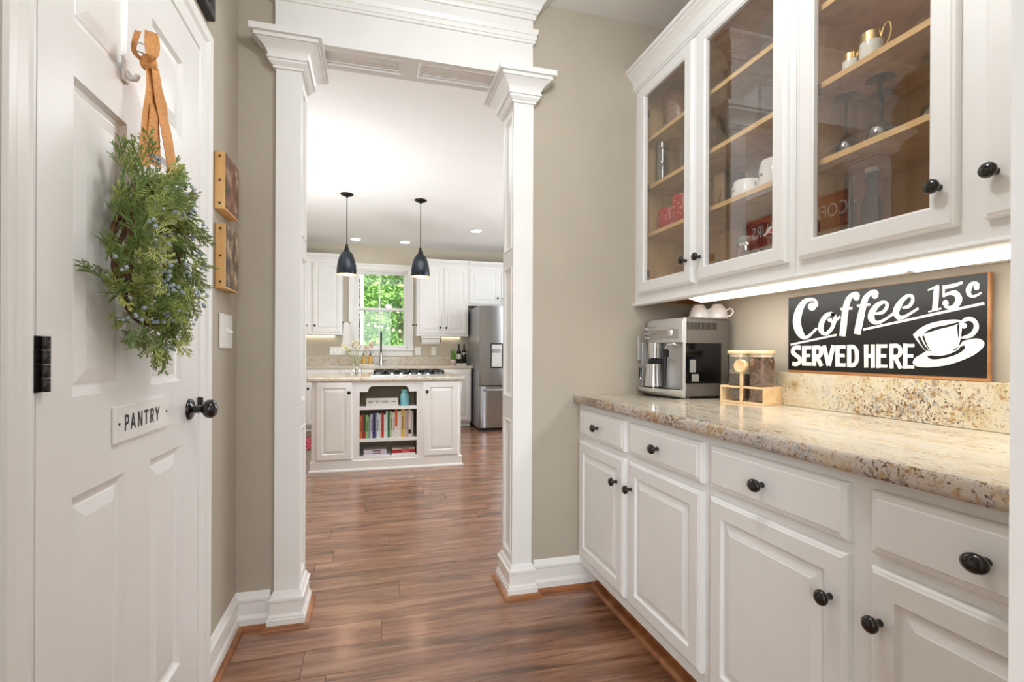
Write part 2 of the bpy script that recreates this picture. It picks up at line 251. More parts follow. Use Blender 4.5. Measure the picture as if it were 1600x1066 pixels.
# ------------------------------------------------------------------ mesh builder
WL = {}
class MB:
    def __init__(s): s.v = []; s.f = []
    def add(s, vs, fs):
        k = len(s.v); s.v += [tuple(map(float, p)) for p in vs]; s.f += [tuple(i + k for i in f) for f in fs]; return s
    def box(s, x0, x1, y0, y1, z0, z1):
        return s.add([(x0, y0, z0), (x1, y0, z0), (x1, y1, z0), (x0, y1, z0), (x0, y0, z1), (x1, y0, z1), (x1, y1, z1), (x0, y1, z1)],
                     [(0, 3, 2, 1), (4, 5, 6, 7), (0, 1, 5, 4), (1, 2, 6, 5), (2, 3, 7, 6), (3, 0, 4, 7)])
    def rings(s, rs, cap0=True, cap1=True, close=False):
        n = len(rs[0]); vs = [p for r in rs for p in r]; fs = []
        m = len(rs)
        for i in range(m if close else m - 1):
            a, b = i * n, ((i + 1) % m) * n
            for j in range(n): fs.append((a + j, a + (j + 1) % n, b + (j + 1) % n, b + j))
        if not close:
            if cap0: fs.append(tuple(range(n))[::-1])
            if cap1: fs.append(tuple(range((m - 1) * n, m * n)))
        return s.add(vs, fs)
    def lathe(s, c, prof, n=16, *a, axis='Z', cap0=True, cap1=True):
        if a and isinstance(a[0], str): axis, a = a[0], a[1:]
        if a: cap0, cap1 = a
        rs = []
        for r, z in prof:
            ring = []
            for k in range(n):
                t = 2 * math.pi * k / n; a, b = r * math.cos(t), r * math.sin(t)
                ring.append({'Z': (c[0] + a, c[1] + b, c[2] + z), 'X': (c[0] + z, c[1] + a, c[2] + b), 'Y': (c[0] + a, c[1] + z, c[2] + b)}[axis])
            rs.append(ring)
        return s.rings(rs, cap0, cap1)
    def tube(s, pts, r, n=8, cap=True):
        pts = [Vector(p) for p in pts]; rr = r if isinstance(r, (list, tuple)) else [r] * len(pts); rs = []; prev = None
        for i, p in enumerate(pts):
            d = (pts[min(i + 1, len(pts) - 1)] - pts[max(i - 1, 0)]).normalized()
            u = (prev - d * prev.dot(d)) if prev is not None else d.orthogonal()
            if u.length < 1e-6: u = d.orthogonal()
            u.normalize(); prev = u; w = d.cross(u)
            rs.append([tuple(p + (u * math.cos(2 * math.pi * k / n) + w * math.sin(2 * math.pi * k / n)) * rr[i]) for k in range(n)])
        return s.rings(rs, cap, cap)
    def rects(s, x0, x1, y0, y1, zo, cap0=True, cap1=True):
        """rectangular loft: zo = [(z, outward offset)]"""
        return s.rings([[(x0 - o, y0 - o, z), (x1 + o, y0 - o, z), (x1 + o, y1 + o, z), (x0 - o, y1 + o, z)] for z, o in zo], cap0, cap1)
    def panel(s, F, a0, a1, b0, b1, prof, hole=False):
        """concentric rectangles on the face F(a,b,depth); prof = [(inset, depth)]"""
        rs = [[F(a0 + i, b0 + i, d), F(a1 - i, b0 + i, d), F(a1 - i, b1 - i, d), F(a0 + i, b1 - i, d)] for i, d in prof]
        return s.rings(rs, not hole, not hole, close=hole)
    def facebox(s, F, a0, a1, b0, b1, d0, d1):
        return s.rings([[F(a0, b0, d), F(a1, b0, d), F(a1, b1, d), F(a0, b1, d)] for d in (d0, d1)])
    def disc(s, F, a, b, prof, n=14):
        """lathe about the face normal at (a,b); prof = [(r, depth)]"""
        return s.rings([[F(a + r * math.cos(2 * math.pi * k / n), b + r * math.sin(2 * math.pi * k / n), d) for k in range(n)] for r, d in prof])
    def prism(s, F, poly, d0, d1):
        return s.rings([[F(a, b, d) for a, b in poly] for d in (d0, d1)])
    def profile(s, pts, p0, p1, nrm):
        """extrude a profile [(out, z)] from p0 to p1 along the floor line, out = along nrm"""
        return s.rings([[(p[0] + nrm[0] * o, p[1] + nrm[1] * o, z) for o, z in pts] for p in (p0, p1)])
    def build(s, name, mat, parent=None, world=True, smooth=False, bevel=0.0, kind=None, label=None, ang=35, loc=None):
        me = bpy.data.meshes.new(name); off = WL.get(parent.name, Vector((0, 0, 0))) if (parent is not None and world) else Vector((0, 0, 0))
        if loc is not None: off = Vector(loc)
        bm = bmesh.new(); vv = [bm.verts.new(Vector(p) - off) for p in s.v]
        for f in s.f:
            try: bm.faces.new([vv[i] for i in f])
            except ValueError: pass
        bmesh.ops.remove_doubles(bm, verts=bm.verts, dist=1e-6)
        bmesh.ops.dissolve_degenerate(bm, edges=bm.edges, dist=1e-7)
        bmesh.ops.recalc_face_normals(bm, faces=bm.faces)
        if bevel:
            es = [e for e in bm.edges if len(e.link_faces) == 2 and e.calc_face_angle(0) > 0.6]
            bmesh.ops.bevel(bm, geom=es, offset=bevel, segments=1, affect='EDGES', clamp_overlap=True)
        bm.to_mesh(me); bm.free()
        if isinstance(mat, str): mat = MT[mat]
        me.materials.append(mat)
        if smooth:
            me.polygons.foreach_set('use_smooth', [True] * len(me.polygons)); me.set_sharp_from_angle(angle=math.radians(ang))
        o = bpy.data.objects.new(name, me); COL.objects.link(o)
        if parent is not None: o.parent = parent; WL[o.name] = WL.get(parent.name, Vector((0, 0, 0)))
        else:
            o.location = off; WL[o.name] = off
        if kind: o['kind'] = kind
        if label: o['label'] = label
        return o
def FR(x): return lambda a, b, d: (x - d, a, b)      # faces -X
def FL(x): return lambda a, b, d: (x + d, a, b)      # faces +X
def FF(y): return lambda a, b, d: (a, y - d, b)      # faces -Y
def thing(name, label, cat, loc, group=None, rz=0.0):
    o = bpy.data.objects.new(name, None); COL.objects.link(o); o.location = loc; o.rotation_euler = (0, 0, rz); o.empty_display_size = 0.05
    o['label'] = label; o['category'] = cat
    if group: o['group'] = group
    WL[o.name] = Vector(loc); return o
def tag(o, label, cat, group=None):
    o['label'] = label; o['category'] = cat
    if group: o['group'] = group
    return o
def box(*a): return MB().box(*a)
def catmull(pts, k=4):
    if len(pts) < 3: return pts
    out = []; n = len(pts)
    for i in range(n - 1):
        p0, p1, p2, p3 = pts[max(0, i - 1)], pts[i], pts[i + 1], pts[min(n - 1, i + 2)]
        for j in range(k):
            t = j / k
            out.append(tuple(0.5 * ((2 * b) + (-a + c) * t + (2 * a - 5 * b + 4 * c - d) * t * t + (-a + 3 * b - 3 * c + d) * t ** 3) for a, b, c, d in zip(p0, p1, p2, p3)))
    out.append(tuple(pts[-1])); return out
def text_mesh(name, body, size, F, a, b, d, mat, parent, sx=1.0, th=0.0006):
    """flat lettering from Blender's own font, centred at (a,b) on face F"""
    cu = bpy.data.curves.new(name, 'FONT'); cu.body = body; cu.size = size; cu.align_x = 'CENTER'; cu.align_y = 'CENTER'; cu.resolution_u = 3
    to = bpy.data.objects.new(name, cu); COL.objects.link(to)
    dg = bpy.context.evaluated_depsgraph_get(); me = bpy.data.meshes.new_from_object(to.evaluated_get(dg))
    mb = MB(); vs = [v.co.copy() for v in me.vertices]
    mb.add([F(a + v.x * sx, b + v.y, d) for v in vs], [tuple(p.vertices) for p in me.polygons])
    bpy.data.objects.remove(to); bpy.data.curves.remove(cu); bpy.data.meshes.remove(me)
    return mb.build(name, mat, parent)

# ------------------------------------------------------------------ setting
ZC = 2.739                      # ceiling
floor = box(-2.7, 3.5, -3.2, 8.09, -0.12, -0.012).build('floor', 'subfloor', kind='structure')
PW = 0.163
fixed_joint = {-1: -0.24, 0: 0.035, 2: 0.12, 5: -0.207, 6: 0.093, -4: 0.98, 1: 0.80}
for k in range(-15, 35):
    y0 = 1.995 + PW * k; y1 = y0 + PW
    xa, xb = (-0.527, 1.2) if y1 < 2.23 else (-1.35, 3.3)
    if y1 < 0.3: xa, xb = -1.3, 1.3
    j = fixed_joint.get(k, R.uniform(-0.5, 0.7))
    xs = [j]; x = j
    while x > xa + 0.25: x -= R.uniform(1.05, 1.22) if x != j else 1.21; xs.insert(0, max(x, xa))
    x = j
    while x < xb - 0.25: x += 1.21; xs.append(min(x, xb))
    if xs[0] > xa: xs[0] = xa
    if xs[-1] < xb: xs[-1] = xb
    for a, b in zip(xs, xs[1:]):
        if b - a < 0.02: continue
        dz = R.uniform(-0.0001, 0.0001); g = 0.0007
        m = MB().rings([[(a + g + i, y0 + g + i, z), (b - g - i, y0 + g + i, z), (b - g - i, y1 - g - i, z), (a + g + i, y1 - g - i, z)] for z, i in ((-0.012, 0), (-0.0009, 0), (dz, 0.0012))])
        o = m.build('plank', 'plank', None, loc=((a + b) / 2, (y0 + y1) / 2, 0)); o.parent = floor
ceiling = box(-2.7, 3.5, -3.2, 8.09, ZC, ZC + 0.06).build('ceiling', 'ceil', kind='structure')

def wall(name, mat, *bs):
    m = MB()
    for b in bs: m.box(*b)
    return m.build(name, mat, kind='structure')
XL, YW, XR = -0.527, 2.2246, 1.558
wall('wall_left', 'wall', (XL - .12, XL, .325, .955, 0, ZC), (XL - .12, XL, 1.735, YW, 0, ZC), (XL - .12, XL, .955, 1.735, 2.04, ZC))
wall('wall_front', 'wall', (-1.35, -.36, YW, 2.36, 0, ZC), (.68, 3.45, YW, 2.36, 0, ZC))
wall('wall_right', 'wall', (XR, XR + .12, .325, YW, 0, ZC))
wall('wall_back', 'wall', (-2.6, -.36, .19, .325, 0, ZC), (.68, 3.0, .19, .325, 0, ZC))
wall('wall_dining_left', 'kwall', (-2.72, -2.6, -3.2, .325, 0, ZC))
wall('wall_dining_right', 'kwall', (3.0, 3.12, -3.2, .325, 0, ZC))
YK = 7.97
wx0, wx1, wz0, wz1 = -.285, .515, 1.15, 2.36
wall('wall_kitchen_far', 'kwall', (-1.35, wx0, YK, YK + .12, 0, ZC), (wx1, 3.45, YK, YK + .12, 0, ZC), (wx0, wx1, YK, YK + .12, 0, wz0), (wx0, wx1, YK, YK + .12, wz1, ZC))
wall('wall_kitchen_left', 'kwall', (-1.47, -1.35, YW, YK + .12, 0, ZC))
wall('wall_kitchen_right', 'kwall', (3.45, 3.57, YW, 3.5, 0, ZC), (3.45, 3.57, 6.2, YK + .12, 0, ZC), (3.45, 3.57, 3.5, 6.2, 0, .7), (3.45, 3.57, 3.5, 6.2, 2.35, ZC))

# ---- cased openings: two columns and a header each
CAP = [(2.250, 0), (2.251, .010), (2.260, .010), (2.261, .013), (2.268, .020), (2.272, .024), (2.281, .024), (2.2815, .031), (2.289, .031), (2.2895, .026), (2.300, .028), (2.312, .034), (2.324, .044), (2.334, .056), (2.340, .064), (2.3405, .070), (2.354, .070), (2.3545, .084), (2.378, .084)]
PLI = [(0, .024), (.040, .024), (.042, .021), (.050, .020), (.056, .016), (.060, .015), (.106, .015), (.109, .019), (.120, .019), (.124, .013), (.132, .009), (.140, .006), (.147, 0)]
SHOE = [(0, .042), (.006, .041), (.012, .037), (.017, .030), (.019, .022)]
def column(name, x0, x1, y0, y1, inner):
    """inner = +1 when the opening lies to +X of it"""
    t = MB(); xi = x1 if inner > 0 else x0; F = FL(xi) if inner > 0 else FR(xi)
    dep = .012
    if inner > 0: t.box(x0, x1 - dep, y0, y1, 0, 2.26)
    else: t.box(x0 + dep, x1, y0, y1, 0, 2.26)
    ya, yb = y0 + .022, y1 - .022
    t.facebox(F, y0, ya, 0, 2.26, -dep, 0); t.facebox(F, yb, y1, 0, 2.26, -dep, 0)
    zs = [(0, .175), (.80, .90), (1.513, 1.589), (2.215, 2.26)]
    for a, b in zs: t.facebox(F, ya, yb, a, b, -dep, 0)
    root = t.build(name, 'trim', kind='structure')
    for (a, b), (c, d) in zip(zs, zs[1:]):
        MB().panel(F, ya, yb, b, c, [(0, -dep), (0, -.001), (.004, .003), (.010, .001), (.016, -.006), (.020, -.006), (.024, -.009), (.03, -.0095)]).build('recessed_panel', 'trim', root, smooth=True, ang=11)
    MB().rects(x0, x1, y0, y1, CAP).build('capital', 'trim', root, smooth=True, ang=11)
    MB().rects(x0, x1, y0, y1, PLI).build('plinth', 'trim', root, smooth=True, ang=11)
    MB().rects(x0, x1, y0, y1, SHOE).build('shoe_moulding', 'shoe', root, smooth=True, ang=50)
    return root
def header(name, x0, x1, y0, y1, z0):
    t = MB(); dep = .035
    t.box(x0, x1, y0, y1, z0 + dep, ZC)
    xa, xb = x0 + .095, x1 - .095; F = lambda a, b, d: (a, b, z0 - d)
    t.facebox(F, x0, x1, y0, y0 + .026, -dep, 0); t.facebox(F, x0, x1, y1 - .026, y1, -dep, 0)
    xm = (xa + xb) / 2
    for a, b in ((x0, xa + .05), (xm - .03, xm + .03), (xb - .05, x1)): t.facebox(F, a, b, y0 + .026, y1 - .026, -dep, 0)
    root = t.build(name, 'trim', kind='structure')
    for a, b in ((xa + .05, xm - .03), (xm + .03, xb - .05)):
        MB().panel(F, a, b, y0 + .026, y1 - .026, [(0, -dep), (0, -.001), (.005, .002), (.012, .001), (.014, -.006), (.022, -.008), (.024, -.013), (.034, -.013), (.036, -.016)]).build('soffit_panel', 'trim', root, smooth=True, ang=11)
    MB().rects(x0, x1, y0, y1, [(2.528, 0), (2.529, .008), (2.540, .009), (2.541, .013), (2.552, .015), (2.562, .013), (2.564, .017), (2.580, .022), (2.586, .022), (2.590, 0)]).build('band_moulding', 'trim', root, smooth=True, ang=11)
    MB().rects(x0, x1, y0, y1, [(2.636, 0), (2.637, .009), (2.646, .012), (2.656, .012), (2.658, .018), (2.664, .022), (2.668, .022), (2.670, .028), (2.690, .034), (2.708, .048), (2.720, .066), (2.724, .074), (2.738, .076)]).build('crown_moulding', 'trim', root, smooth=True, ang=11)
    return root
CX = (-.383, -.288, .611, .704); CY = (2.2, 2.385); NY = (.165, .35)
column('trim_1', CX[0], CX[1], *CY, +1); column('trim_2', CX[2], CX[3], *CY, -1); header('trim_3', CX[0] - .004, CX[3] - .004, *CY, 2.378)
column('trim_4', CX[0], CX[1], *NY, +1); column('trim_5', CX[2], CX[3], *NY, -1); header('trim_6', CX[0], CX[3], *NY, 2.378)

# ---- baseboards with stained shoe moulding
BB = [(0, 0), (.018, 0), (.018, .044), (.016, .050), (.013, .056), (.012, .060), (.012, .108), (.016, .112), (.016, .122), (.012, .126), (.009, .134), (.006, .142), (.002, .147), (0, .147)]
SQ = [(0, 0), (.036, 0), (.035, .007), (.031, .013), (.025, .018), (.018, .019), (0, .019)]
def baseboard(name, p0, p1, n):
    b = MB().profile(BB, p0, p1, n).build(name, 'trim', kind='structure', smooth=True, ang=11)
    MB().profile(SQ, p0, p1, n).build('shoe_moulding', 'shoe', b, smooth=True, ang=50)
baseboard('baseboard_left', (XL, 1.812), (XL, YW), (1, 0))
baseboard('baseboard_front', (XL, YW), (CX[0] - .016, YW), (0, -1))
baseboard('baseboard_right', (CX[3] + .016, YW), (1.06, YW), (0, -1))
baseboard('baseboard_left_rear', (XL, .325), (XL, .872), (1, 0))

# ---- casing swept round three or four sides of an opening
CS = [(0, 0), (0, .010), (.003, .014), (.010, .015), (.014, .012), (.050, .014), (.056, .018), (.061, .023), (.066, .025), (.084, .026), (.09, .021), (.09, 0)]
def casing(name, mat, F, a0, a1, b0, b1, parent=None, four=False, kind=None):
    m = MB(); rs = []
    if four: path = lambda i: [(a0 - i, b0 - i), (a0 - i, b1 + i), (a1 + i, b1 + i), (a1 + i, b0 - i)]
    else: path = lambda i: [(a0 - i, b0), (a0 - i, b1 + i), (a1 + i, b1 + i), (a1 + i, b0)]
    for k in range(4): rs.append([F(*path(i)[k], d) for i, d in CS])
    m.rings(rs, close=four)
    return m.build(name, mat, parent, smooth=True, ang=25, kind=kind)

# ---- pantry door
DX = -.515; FD = FL(DX); dy0, dy1, dz1 = .966, 1.726, 2.03
tr = casing('trim_7', 'trim', FL(XL), .962, 1.73, 0, 2.034, kind='structure')
jm = MB()
for a, b in ((.955, .9645), (1.7275, 1.735)): jm.box(XL - .12, XL + .004, a, b, 0, 2.04)
jm.box(XL - .12, XL + .004, .955, 1.735, 2.0315, 2.04); jm.build('door_jamb', 'trim', tr)
d1 = bpy.data.objects.new('door_1', None); COL.objects.link(d1); d1.location = (DX, (dy0 + dy1) / 2, 0); d1['kind'] = 'structure'; WL['door_1'] = Vector(d1.location)
sl = MB(); Fd = FD
ya = [(1.066, 1.265), (1.390, 1.588)]; zb = [(.245, .852), (1.031, 1.602), (1.700, 1.913)]
sl.box(DX - .04, DX - .012, dy0, dy1, .008, dz1)
for a, b in ((dy0, ya[0][0]), (ya[0][1], ya[1][0]), (ya[1][1], dy1)): sl.facebox(Fd, a, b, .008, dz1, -.012, 0)
for a, b in ((.008, .245), (.852, 1.031), (1.602, 1.70), (1.913, dz1)):
    for c, e in ya: sl.facebox(Fd, c, e, a, b, -.012, 0)
sl.build('slab', 'door', d1)
for a, b in ya:
    for c, e in zb:
        MB().panel(Fd, a, b, c, e, [(0, -.012), (0, 0), (.003, -.003), (.009, -.0085), (.017, -.0105), (.021, -.0105), (.023, -.009), (.048, -.0028), (.05, -.0026)]).build('raised_panel', 'door', d1, smooth=True, ang=6)
kn = MB().disc(Fd, 1.652, .944, [(.031, 0), (.031, .004), (.027, .008), (.017, .010), (.012, .013), (.011, .032), (.014, .036), (.020, .039), (.026, .045), (.0275, .054), (.026, .062), (.020, .069), (.010, .073), (.002, .074)], 24).build('knob', 'bronze', d1, smooth=True, ang=50)
MB().prism(Fd, [(1.722 + .014 * math.cos(t), .955 + .018 * math.sin(t)) for t in [math.pi * (k / 8 - .5) for k in range(9)]], 0.001, .014).build('strike_plate', 'bronze', d1)
for zc in (.24, 1.093, 1.83):
    h = MB().facebox(Fd, .955, .974, zc - .046, zc + .044, 0, .004).build('hinge', 'bronze', d1)
    for i in range(4):
        z0 = zc - .046 + i * .0225
        MB().lathe((DX + .0075, .974, z0), [(.0068, .0002), (.0073, .0008), (.0073, .0215), (.0068, .0222)], 12).build('hinge_knuckle', 'bronze', h, smooth=True, ang=40)

# ------------------------------------------------------------------ butler's pantry cabinets
UF = FR(1.2447); LF = FR(.9498)
DOORP = lambda th, st: [(0, 0), (0, th - .008), (.003, th - .004), (.007, th - .0025), (.010, th), (st, th), (st + .003, th - .004), (st + .006, th - .008), (st + .012, th - .0085), (st + .0125, th - .0075), (st + .034, th - .002), (st + .0345, th - .0008)]
def knob(F, a, b, d, parent, s=1.0, wide=1.0):
    m = MB(); n = 18; rs = []
    for r, z in [(.0075, 0), (.0068, .004), (.0058, .010), (.0066, .014), (.011, .017), (.0150, .020), (.0165, .024), (.0155, .029), (.011, .0325), (.004, .034)]:
        rs.append([F(a + r * s * wide * math.cos(2 * math.pi * k / n), b + r * s * math.sin(2 * math.pi * k / n), d + z * s) for k in range(n)])
    return m.rings(rs).build('knob', 'bronze', parent, smooth=True, ang=60)
def panel_door(F, a0, a1, b0, b1, parent, kp, th=.02, st=.05, name='door', mat='cab'):
    d = MB().panel(F, a0, a1, b0, b1, DOORP(th, st)).build(name, mat, parent, smooth=True, ang=7)
    if kp: knob(F, *kp, th, d)
    return d
def drawer(F, a0, a1, b0, b1, parent, kp, th=.02):
    d = MB().panel(F, a0, a1, b0, b1, [(0, 0), (0, th - .008), (.003, th - .0045), (.010, th - .003), (.013, th - .003), (.016, th), (.02, th)]).build('drawer', 'cab', parent, smooth=True, ang=7)
    knob(F, *kp, th, d, wide=1.25); return d
def glass_door(F, a0, a1, b0, b1, parent, kp, hinge_a, th=.02, st=.055):
    d = MB().panel(F, a0, a1, b0, b1, [(0, 0), (0, th - .008), (.003, th - .004), (.007, th - .0025), (.010, th), (st - .006, th), (st - .003, th - .003), (st, th - .005), (st, 0)], hole=True).build('door', 'cab', parent, smooth=True, ang=7)
    MB().facebox(F, a0 + st - .004, a1 - st + .004, b0 + st - .004, b1 - st + .004, .003, .006).build('pane', 'pane', d)
    knob(F, *kp, th, d)
    for z in (b0 + .09, (b0 + b1) / 2, b1 - .13):
        MB().facebox(F, hinge_a - .006, hinge_a + .006, z - .016, z + .016, -.012, .001).build('hinge', 'nickel', d)
    return d
ZB0, ZB1 = 1.355, 2.42
def upper_cabinet(y0, y1, label, doors):
    t = thing('glass_door_cabinet', label, 'cabinet', (1.40, (y0 + y1) / 2, ZB0), 'upper cabinets of the pantry')
    xf, xb = 1.2447, XR
    b = MB()
    b.box(xf + .018, xb, y0, y0 + .016, ZB0, ZB1); b.box(xf + .018, xb, y1 - .016, y1, ZB0, ZB1)
    b.box(xb - .008, xb, y0, y1, ZB0, ZB1)
    b.build('carcass', 'maple', t)
    MB().box(xf + .018, xb - .008, y0 + .016, y1 - .016, ZB1 - .030, ZB1 - .012).build('top_panel', 'maple', t)
    MB().box(xf + .018, xb - .008, y0 + .016, y1 - .016, 1.377, 1.395).build('bottom_panel', 'maple', t)
    MB().box(xf + .006, xb - .004, y0 + .001, y1 - .001, 1.3605, 1.377).build('underside', 'oak_raw', t)
    f = MB(); ym = 1.7345 if y0 > 1 else .776; hm_ = .024 if y0 > 1 else .036
    # side facing the room end, rails, stiles
    for a, c in ((y0, y0 + .045), (ym - hm_, ym + hm_), (y1 - .045, y1)): f.box(xf, xf + .018, a, c, ZB0, ZB1)
    for a, c in ((y0 + .045, ym - hm_), (ym + hm_, y1 - .045)):
        f.box(xf, xf + .018, a, c, ZB0, 1.415); f.box(xf, xf + .018, a, c, 2.355, ZB1)
    f.build('face_frame', 'cab', t)
    MB().rings([[(xf - o, y, z) for o, z in [(0, 1.340), (.014, 1.341), (.017, 1.347), (.014, 1.353), (.008, 1.3565), (0, 1.358), (-.018, 1.358), (-.018, 1.340)]] for y in (y0, y1)]).build('light_rail', 'cab', t, smooth=True, ang=9)
    for z in (1.668, 1.893, 2.122):
        sh = MB().box(xf + .022, xb - .010, y0 + .018, y1 - .018, z, z + .017).build('shelf', 'maple', t)
        MB().box(xf + .0195, xf + .022, y0 + .018, y1 - .018, z, z + .017).build('edge_band', 'maple_edge', sh)
    MB().rings([[(xf - o, y, z) for o, z in [(0, 2.388), (.008, 2.389), (.010, 2.395), (.016, 2.400), (.018, 2.412), (.019, 2.422), (.026, 2.440), (.042, 2.458), (.050, 2.464), (.052, 2.470), (.060, 2.473), (.060, 2.490), (-.02, 2.490), (-.02, 2.40)]] for y in (y0, y1)]).build('crown_moulding', 'cab', t, smooth=True, ang=9)
    for kind, a0, a1, ka, ha in doors:
        if kind == 'glass': glass_door(UF, a0, a1, 1.396, 2.378, t, (ka, 1.489), ha)
        else: panel_door(UF, a0, a1, 1.396, 2.378, t, (ka, 1.489))
    return t
upper_cabinet(1.251, YW, 'white wall cabinet with two glass doors showing maple shelves, above the coffee machine', [('glass', 1.748, 2.172, 1.782, 2.122), ('glass', 1.274, 1.721, 1.692, 1.325)])
upper_cabinet(.335, 1.249, 'white wall cabinet with one glass door and one solid door, above the coffee sign', [('glass', .802, 1.228, .833, 1.180), ('solid', .345, .750, .726, 0)])
def base_cabinet(y0, y1, label, cols):
    t = thing('base_cabinet', label, 'cabinet', (1.25, (y0 + y1) / 2, 0), 'base cabinets of the pantry')
    xf = .9498
    MB().box(xf + .018, XR, y0, y1, .10, .876).build('carcass', 'maple', t)
    f = MB(); ym = (y0 + y1) / 2
    f.box(xf, xf + .018, y0, y1, .118, .876)
    f.build('face_frame', 'cab', t)
    MB().box(1.03, 1.05, y0, y1, 0, .118).build('toe_kick', 'shoe', t)
    MB().rings([[(1.03 - o, y, z) for o, z in SQ] for y in (y0, y1)]).build('shoe_moulding', 'shoe', t, smooth=True, ang=50)
    for a0, a1, kd in cols:
        drawer(LF, a0, a1, .729, .850, t, ((a0 + a1) / 2 + .012, .788))
        panel_door(LF, a0, a1, .165, .703, t, (kd, .603))
    return t
base_cabinet(1.262, YW, 'white base cabinet below the coffee machine, beside the wall end baseboard', [(1.754, 2.188, 1.806), (1.281, 1.714, 1.690)])
base_cabinet(.335, 1.2615, 'white base cabinet below the coffee sign, nearest the camera', [(.806, 1.239, .841), (.345, .756, .733)])
# worktop
t = thing('granite_countertop', 'cream speckled granite countertop with a low backsplash along the pantry wall', 'countertop', (1.24, 1.28, .876))
c = MB(); pr = [(XR, .876), (.922, .876), (.917, .881), (.917, .904), (.919, .910), (.924, .914), (XR, .914)]
MB().box(.9245, XR, .336, YW, .8765, .914).build('slab', 'granite', t)
MB().rings([[(x, y, z) for x, z in [(.9245, .8762), (.920, .8765), (.917, .880), (.9165, .889), (.9165, .903), (.918, .909), (.9205, .9125), (.9245, .9142)]] for y in (.336, YW)]).build('edge', 'granite_e', t, smooth=True, ang=60)
MB().box(1.535, XR, .336, YW - .001, .9142, 1.042).build('backsplash', 'granite_s', t, bevel=.002)

# under-cabinet lamps
def strip(y0, y1, z0, label):
    t = thing('under_cabinet_light', label, 'lamp', (1.335, (y0 + y1) / 2, z0), 'lamps under the pantry wall cabinets')
    MB().box(1.267, 1.540, y0, y1, z0 + .008, 1.3600).build('housing', 'whitep', t, bevel=.003)
    MB().rings([[(x, y, z) for x, z in ((1.270, z0 + .0079), (1.272, z0 - .002), (1.330, z0 - .017), (1.340, z0 - .017), (1.398, z0 + .0079))] for y in (y0 + .01, y1 - .01)]).build('diffuser', 'led', t)
    MB().box(1.400, 1.425, y0 + .002, y1 - .002, z0 + .002, z0 + .0079).build('end_trim', 'whitep', t)
strip(.985, 1.84, 1.344, 'long white light strip under the cabinet between coffee machine and sign middle')
strip(.36, .972, 1.341, 'shorter white light strip under the cabinet, near the end of the coffee sign')

# ------------------------------------------------------------------ coffee machine
t = thing('espresso_machine', 'silver and dark grey bean-to-cup espresso machine on the granite counter', 'coffee machine', (1.38, 2.04, .914))
y0, y1 = 1.885, 2.198
MB().box(1.300, 1.522, y0, y1, .924, 1.262).build('housing', 'darkgrey', t, bevel=.006)
MB().box(1.295, 1.524, y0 + .004, y1 - .004, 1.2625, 1.269).build('top_plate', 'steel', t, bevel=.002)
for px in (1.33, 1.49):
    for py in (y0 + .03, y1 - .03): MB().lathe((px, py, .9142), [(.016, 0), (.016, .0095)], 10).build('foot', 'blackp', t)
def bow(y, amp): # plan curve of the front
    u = (y - y0) / (y1 - y0); return 1.278 - amp * (1 - (2 * u - 1) ** 2) - (.0 if u < .85 else -.03 * ((u - .85) / .15) ** 2)
def bowed(name, mat, z0, z1, back, amp, ya=y0, yb=y1, top=0.0, n=14):
    m = MB(); ys = [ya + (yb - ya) * k / n for k in range(n + 1)]
    lo = [(bow(y, amp), y, z0) for y in ys] + [(back, yb, z0), (back, ya, z0)]
    hi = [(bow(y, amp) + top, y, z1) for y in ys] + [(back, yb, z1), (back, ya, z1)]
    mid = [(bow(y, amp), y, z1 - top * 1.2) for y in ys] + [(back, yb, z1 - top * 1.2), (back, ya, z1 - top * 1.2)]
    return m.rings([lo, mid, hi] if top else [lo, hi]).build(name, mat, t, smooth=True, ang=40)
bowed('front_fascia', 'silver', 1.160, 1.266, 1.2995, .022, top=.012)
pn = bowed('control_panel', 'steel', 1.176, 1.218, 1.285, .0235, y0 + .02, y1 - .03)
MB().box(1.297, 1.2999, y0 + .0005, y1 - .001, .95, 1.16).build('recess_back', 'silver', t)
MB().box(1.284, 1.2985, y0 - .001, y0 + .0115, .925, 1.262).build('side_edge', 'silver', t, bevel=.003)
MB().box(1.262, 1.297, y1 - .012, y1 + .0005, .95, 1.165).build('far_cheek', 'silver', t, bevel=.002)
# dial and buttons
dl = MB(); Fm = FR(1.262); dl.disc(Fm, 1.953, 1.203, [(.018, -.012), (.018, .003), (.015, .008), (.009, .010), (.002, .0105)], 20); dl.build('selector_dial', 'chrome', t, smooth=True, ang=50)
for z in (1.205, 1.183, 1.226): MB().disc(FR(1.258), 2.150, z, [(.008, -.012), (.008, .004), (.005, .006), (.001, .0065)], 12).build('button', 'chrome', t, smooth=True, ang=50)
MB().prism(FR(1.2565), [(2.085 + .028 * math.cos(2 * math.pi * k / 20), 1.243 + .009 * math.sin(2 * math.pi * k / 20)) for k in range(20)], -.01, .0012).build('badge', 'silver', t)
for i, w in enumerate((.010, .006, .006, .004, .006)): MB().facebox(FR(1.2535), 2.088 - i * .009, 2.088 - i * .009 + w * .8, 1.199, 1.204, 0, .0006).build('print_mark', 'greycap', t)
